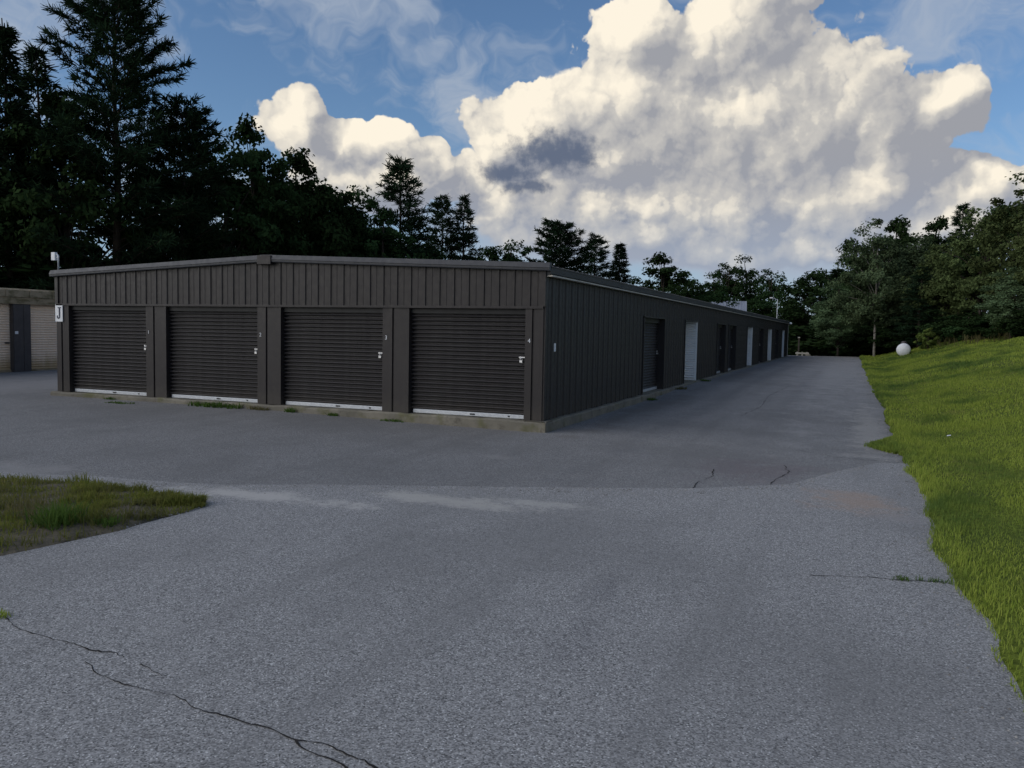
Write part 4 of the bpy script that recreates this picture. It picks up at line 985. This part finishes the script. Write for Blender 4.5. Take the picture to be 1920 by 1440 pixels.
TREES = [
 # proto, px, depth, top py, width factor, name, label
 ('d2', -70, 44, 190, 1.3, 'leafy_tree', 'dark leafy tree cut by the left photo edge'),
 ('spruce', 18, 44, 46, 1.25, 'spruce_tree', 'tall narrow spruce at the left photo edge'),
 ('spruce2', 78, 47, 98, 1.2, 'spruce_tree', 'second narrow spruce from the left photo edge'),
 ('d1', 130, 45, 152, 1.0, 'leafy_tree', 'broad dark tree left of the tallest pine'),
 ('bigpine', 222, 46, -10, 1.12, 'pine_tree', 'tallest pine, its top touching the upper photo edge'),
 ('pine2', 345, 48, 205, 1.05, 'pine_tree', 'wide branching pine just right of the tallest pine'),
 ('air1', 285, 57, 330, 1.4, 'leafy_tree', 'low see-through tree behind the tallest pine trunk'),
 ('d2', 425, 52, 245, 1.0, 'leafy_tree', 'dark tree left of the rounded double crown'),
 ('d1', 475, 55, 212, 0.85, 'leafy_tree', 'dark leafy tree with rounded top above the roof ridge'),
 ('d3', 555, 58, 262, 0.9, 'leafy_tree', 'dark leafy tree with the left cumulus rising behind it'),
 ('d4', 610, 59, 312, 1.2, 'leafy_tree', 'dark leafy tree on the falling tree line, above the third door'),
 ('d2', 665, 62, 335, 1.0, 'leafy_tree', 'dark leafy tree just left of the lone mid-height pine'),
 ('d1', 715, 60, 385, 0.9, 'leafy_tree', 'low leafy tree at the foot of the lone pine'),
 ('d3', 520, 64, 330, 1.0, 'leafy_tree', 'low dense tree filling the gap above the roof ridge'),
 ('d1', 600, 66, 380, 1.1, 'leafy_tree', 'low dense tree filling the tree line above the third door'),
 ('d3', 690, 68, 420, 1.0, 'leafy_tree', 'low dense tree under the lone pine, left side'),
 ('pine', 748, 66, 303, 1.05, 'pine_tree', 'lone mid-height pine standing above the third and fourth doors'),
 ('d4', 790, 68, 430, 1.3, 'leafy_tree', 'low leafy tree right of the lone pine'),
 ('pine', 826, 72, 372, 0.9, 'pine_tree', 'left one of the two small pines side by side'),
 ('spruce2', 867, 73, 368, 1.0, 'pine_tree', 'right one of the two small pines side by side'),
 ('d3', 915, 80, 452, 0.9, 'leafy_tree', 'low tree just right of the two small pines'),
 ('d2', 958, 82, 440, 1.0, 'leafy_tree', 'small leafy tree above the right front corner of the roof'),
 ('pine2', 1046, 85, 420, 1.25, 'pine_tree', 'round-headed pine behind the building corner'),
 ('pine', 1112, 90, 443, 1.0, 'pine_tree', 'pine between the round-headed pine and the small spruce'),
 ('spruce', 1158, 88, 453, 1.15, 'spruce_tree', 'small pointed spruce above the long side roof'),
 ('d1', 1240, 96, 468, 1.15, 'leafy_tree', 'rounded leafy tree above the first side door'),
 ('d3', 1290, 100, 512, 1.05, 'leafy_tree', 'lower tree leaning on the right of the rounded leafy one'),
 ('air2', 1338, 118, 510, 1.1, 'leafy_tree', 'thin tree left of the pale shed roof'),
 ('air1', 1362, 122, 476, 1.0, 'leafy_tree', 'see-through tree standing right behind the pale shed roof'),
 ('air2', 1396, 124, 478, 1.1, 'leafy_tree', 'thin upright tree right of the see-through one'),
 ('air1', 1442, 118, 488, 1.0, 'leafy_tree', 'loose tree beside the thin light pole'),
 ('d4', 1424, 112, 545, 1.3, 'leafy_tree', 'low dark tree hiding the right gable of the pale shed'),
 ('d2', 1476, 108, 560, 1.1, 'leafy_tree', 'low dark tree above the far end of the eave'),
 ('spruce2', 1505, 100, 520, 1.5, 'spruce_tree', 'leftmost dark conifer at the end of the lane'),
 ('d4', 1535, 96, 488, 1.2, 'leafy_tree', 'dark tree behind the end of the lane'),
 ('spruce', 1565, 90, 500, 1.6, 'spruce_tree', 'dark conifer in front of the pale-trunked tree, left'),
 ('d1', 1600, 86, 440, 0.95, 'leafy_tree', 'dark crown behind the pale-trunked tree, left'),
 ('soft2', 1572, 74, 520, 1.2, 'soft_green_tree', 'low feathery grey-green tree beside the end of the lane'),
 ('soft1', 1640, 70, 412, 1.0, 'soft_green_tree', 'feathery grey-green tree with pale trunk near the gas tank'),
 ('d3', 1672, 82, 392, 0.85, 'leafy_tree', 'dark crown rising behind the feathery pale-trunked tree'),
 ('soft2', 1706, 72, 425, 1.2, 'soft_green_tree', 'feathery tree right of the pale-trunked one'),
 ('d1', 1742, 76, 400, 0.9, 'leafy_tree', 'dark tree on the skyline above the gas tank'),
 ('spruce2', 1722, 66, 500, 1.3, 'spruce_tree', 'dark bare-limbed conifer right behind the gas tank'),
 ('warm2', 1772, 66, 440, 1.0, 'leafy_tree', 'olive tree behind the small yellow-green bush'),
 ('spruce2', 1793, 68, 384, 1.1, 'spruce_tree', 'pointed dark top on the right-hand skyline'),
 ('warm1', 1842, 60, 372, 0.95, 'leafy_tree', 'broad olive tree on the bank, second from the right edge'),
 ('d4', 1872, 62, 352, 1.1, 'leafy_tree', 'dark tree between the two broad olive trees'),
 ('warm2', 1915, 52, 332, 1.0, 'leafy_tree', 'tall olive tree at the right photo edge'),
 ('warm1', 1985, 46, 330, 1.0, 'leafy_tree', 'olive tree cut off by the right photo edge'),
 ('soft2', 1895, 47, 490, 1.3, 'leafy_tree', 'low light green tree at the right edge above the bank'),
 ('shrub', 1812, 56, 585, 1.7, 'shrub', 'dark shrub at the top of the bank, right of the bush'),
 ('shrub', 1862, 51, 575, 1.7, 'shrub', 'dark shrub at the top of the bank near the right edge'),
 ('shrub', 1930, 45, 560, 1.7, 'shrub', 'dark shrub at the top of the bank at the right edge'),
 ('shrub', 1520, 92, 618, 2.2, 'shrub', 'dark undergrowth bush where the lane ends, left'),
 ('shrub', 1560, 88, 610, 2.2, 'shrub', 'dark undergrowth bush where the lane ends, middle'),
 ('shrub', 1606, 82, 600, 2.2, 'shrub', 'dark undergrowth bush where the lane ends, right'),
 ('shrub', 1665, 78, 590, 2.2, 'shrub', 'dark undergrowth bush left behind the gas tank'),
 ('shrub', 1712, 74, 585, 2.2, 'shrub', 'dark undergrowth bush right behind the gas tank'),
 ('shrub', 1765, 68, 580, 2.0, 'shrub', 'dark undergrowth bush behind the yellow-green bush'),
 ('shrub', 1630, 80, 600, 2.4, 'shrub', 'dark undergrowth bush behind the pale trunk'),
 ('shrub', 1690, 70, 600, 2.2, 'shrub', 'dark undergrowth bush touching the gas tank top'),
 ('shrub', 1790, 62, 575, 2.2, 'shrub', 'dark undergrowth bush below the pointed skyline top'),
 ('shrub', 1838, 57, 570, 2.2, 'shrub', 'dark undergrowth bush below the broad olive tree'),
 ('shrub', 1895, 52, 560, 2.2, 'shrub', 'dark undergrowth bush below the low light green tree'),
 ('shrub', 1648, 84, 565, 3.4, 'shrub', 'dark undergrowth bush deep behind the pale trunk'),
 ('d2', 1642, 94, 470, 1.5, 'leafy_tree', 'dark tree hidden deep behind the pale-trunked tree'),
 ('bush', 1740, 57, 608, 0.9, 'bush', 'small yellow-green bush on the bank by the gas tank'),
 ('shrub', 20, 46, 480, 2.5, 'shrub', 'dark bush above the tan roof at the left edge'),
 ('shrub', 95, 47, 470, 2.5, 'shrub', 'dark bush behind the small white roof box'),
 ('shrub', 480, 60, 430, 2.5, 'shrub', 'dark bush above the roof ridge'),
 ('shrub', 620, 64, 440, 2.5, 'shrub', 'dark bush right of the roof ridge'),
]
rd = random.Random(99)
for key, px, dep, py, wf, name, label in TREES:
    tm, cm, H0 = PROTO[key]; x, y = place(px, dep); g = gzf(x, y)
    h = z_at(px, py, dep)-g; s = h/H0
    T = empty(name, (x, y, g-0.05), rd.uniform(0, 6.28))
    ws = (s**0.6*(dep/60)**0.25 if key not in ('shrub', 'bush') else s)*wf
    T.scale = (ws, ws, s)
    cat = 'shrub' if name in ('shrub', 'bush') else 'tree'
    tag(T, label, cat, {'tree': 'trees round the yard', 'shrub': 'shrubs below the trees'}[cat])
    link('trunk', tm, T); link('crown', cm, T)
# tall dry weeds along the top of the bank: nobody could count them
q = np.random.default_rng(60); TX_ = []; TY_ = []
for px, dep, n in ((1800, 57, 160), (1850, 53, 160), (1900, 49, 160), (1950, 46, 160)):
    x, y = place(px, dep); TX_.append(x+q.normal(0, 0.9, n)); TY_.append(y+q.normal(0, 0.9, n))
TX_ = np.concatenate(TX_); TY_ = np.concatenate(TY_)
o = link('tall_weeds', blades('tall_weeds', TX_, TY_, gz(TX_, TY_)-0.02, 0.8*q.uniform(0.4, 1.2, len(TX_)), np.full(len(TX_), 0.04), MAT['straw'], 0.35, 61)); o['kind'] = 'stuff'
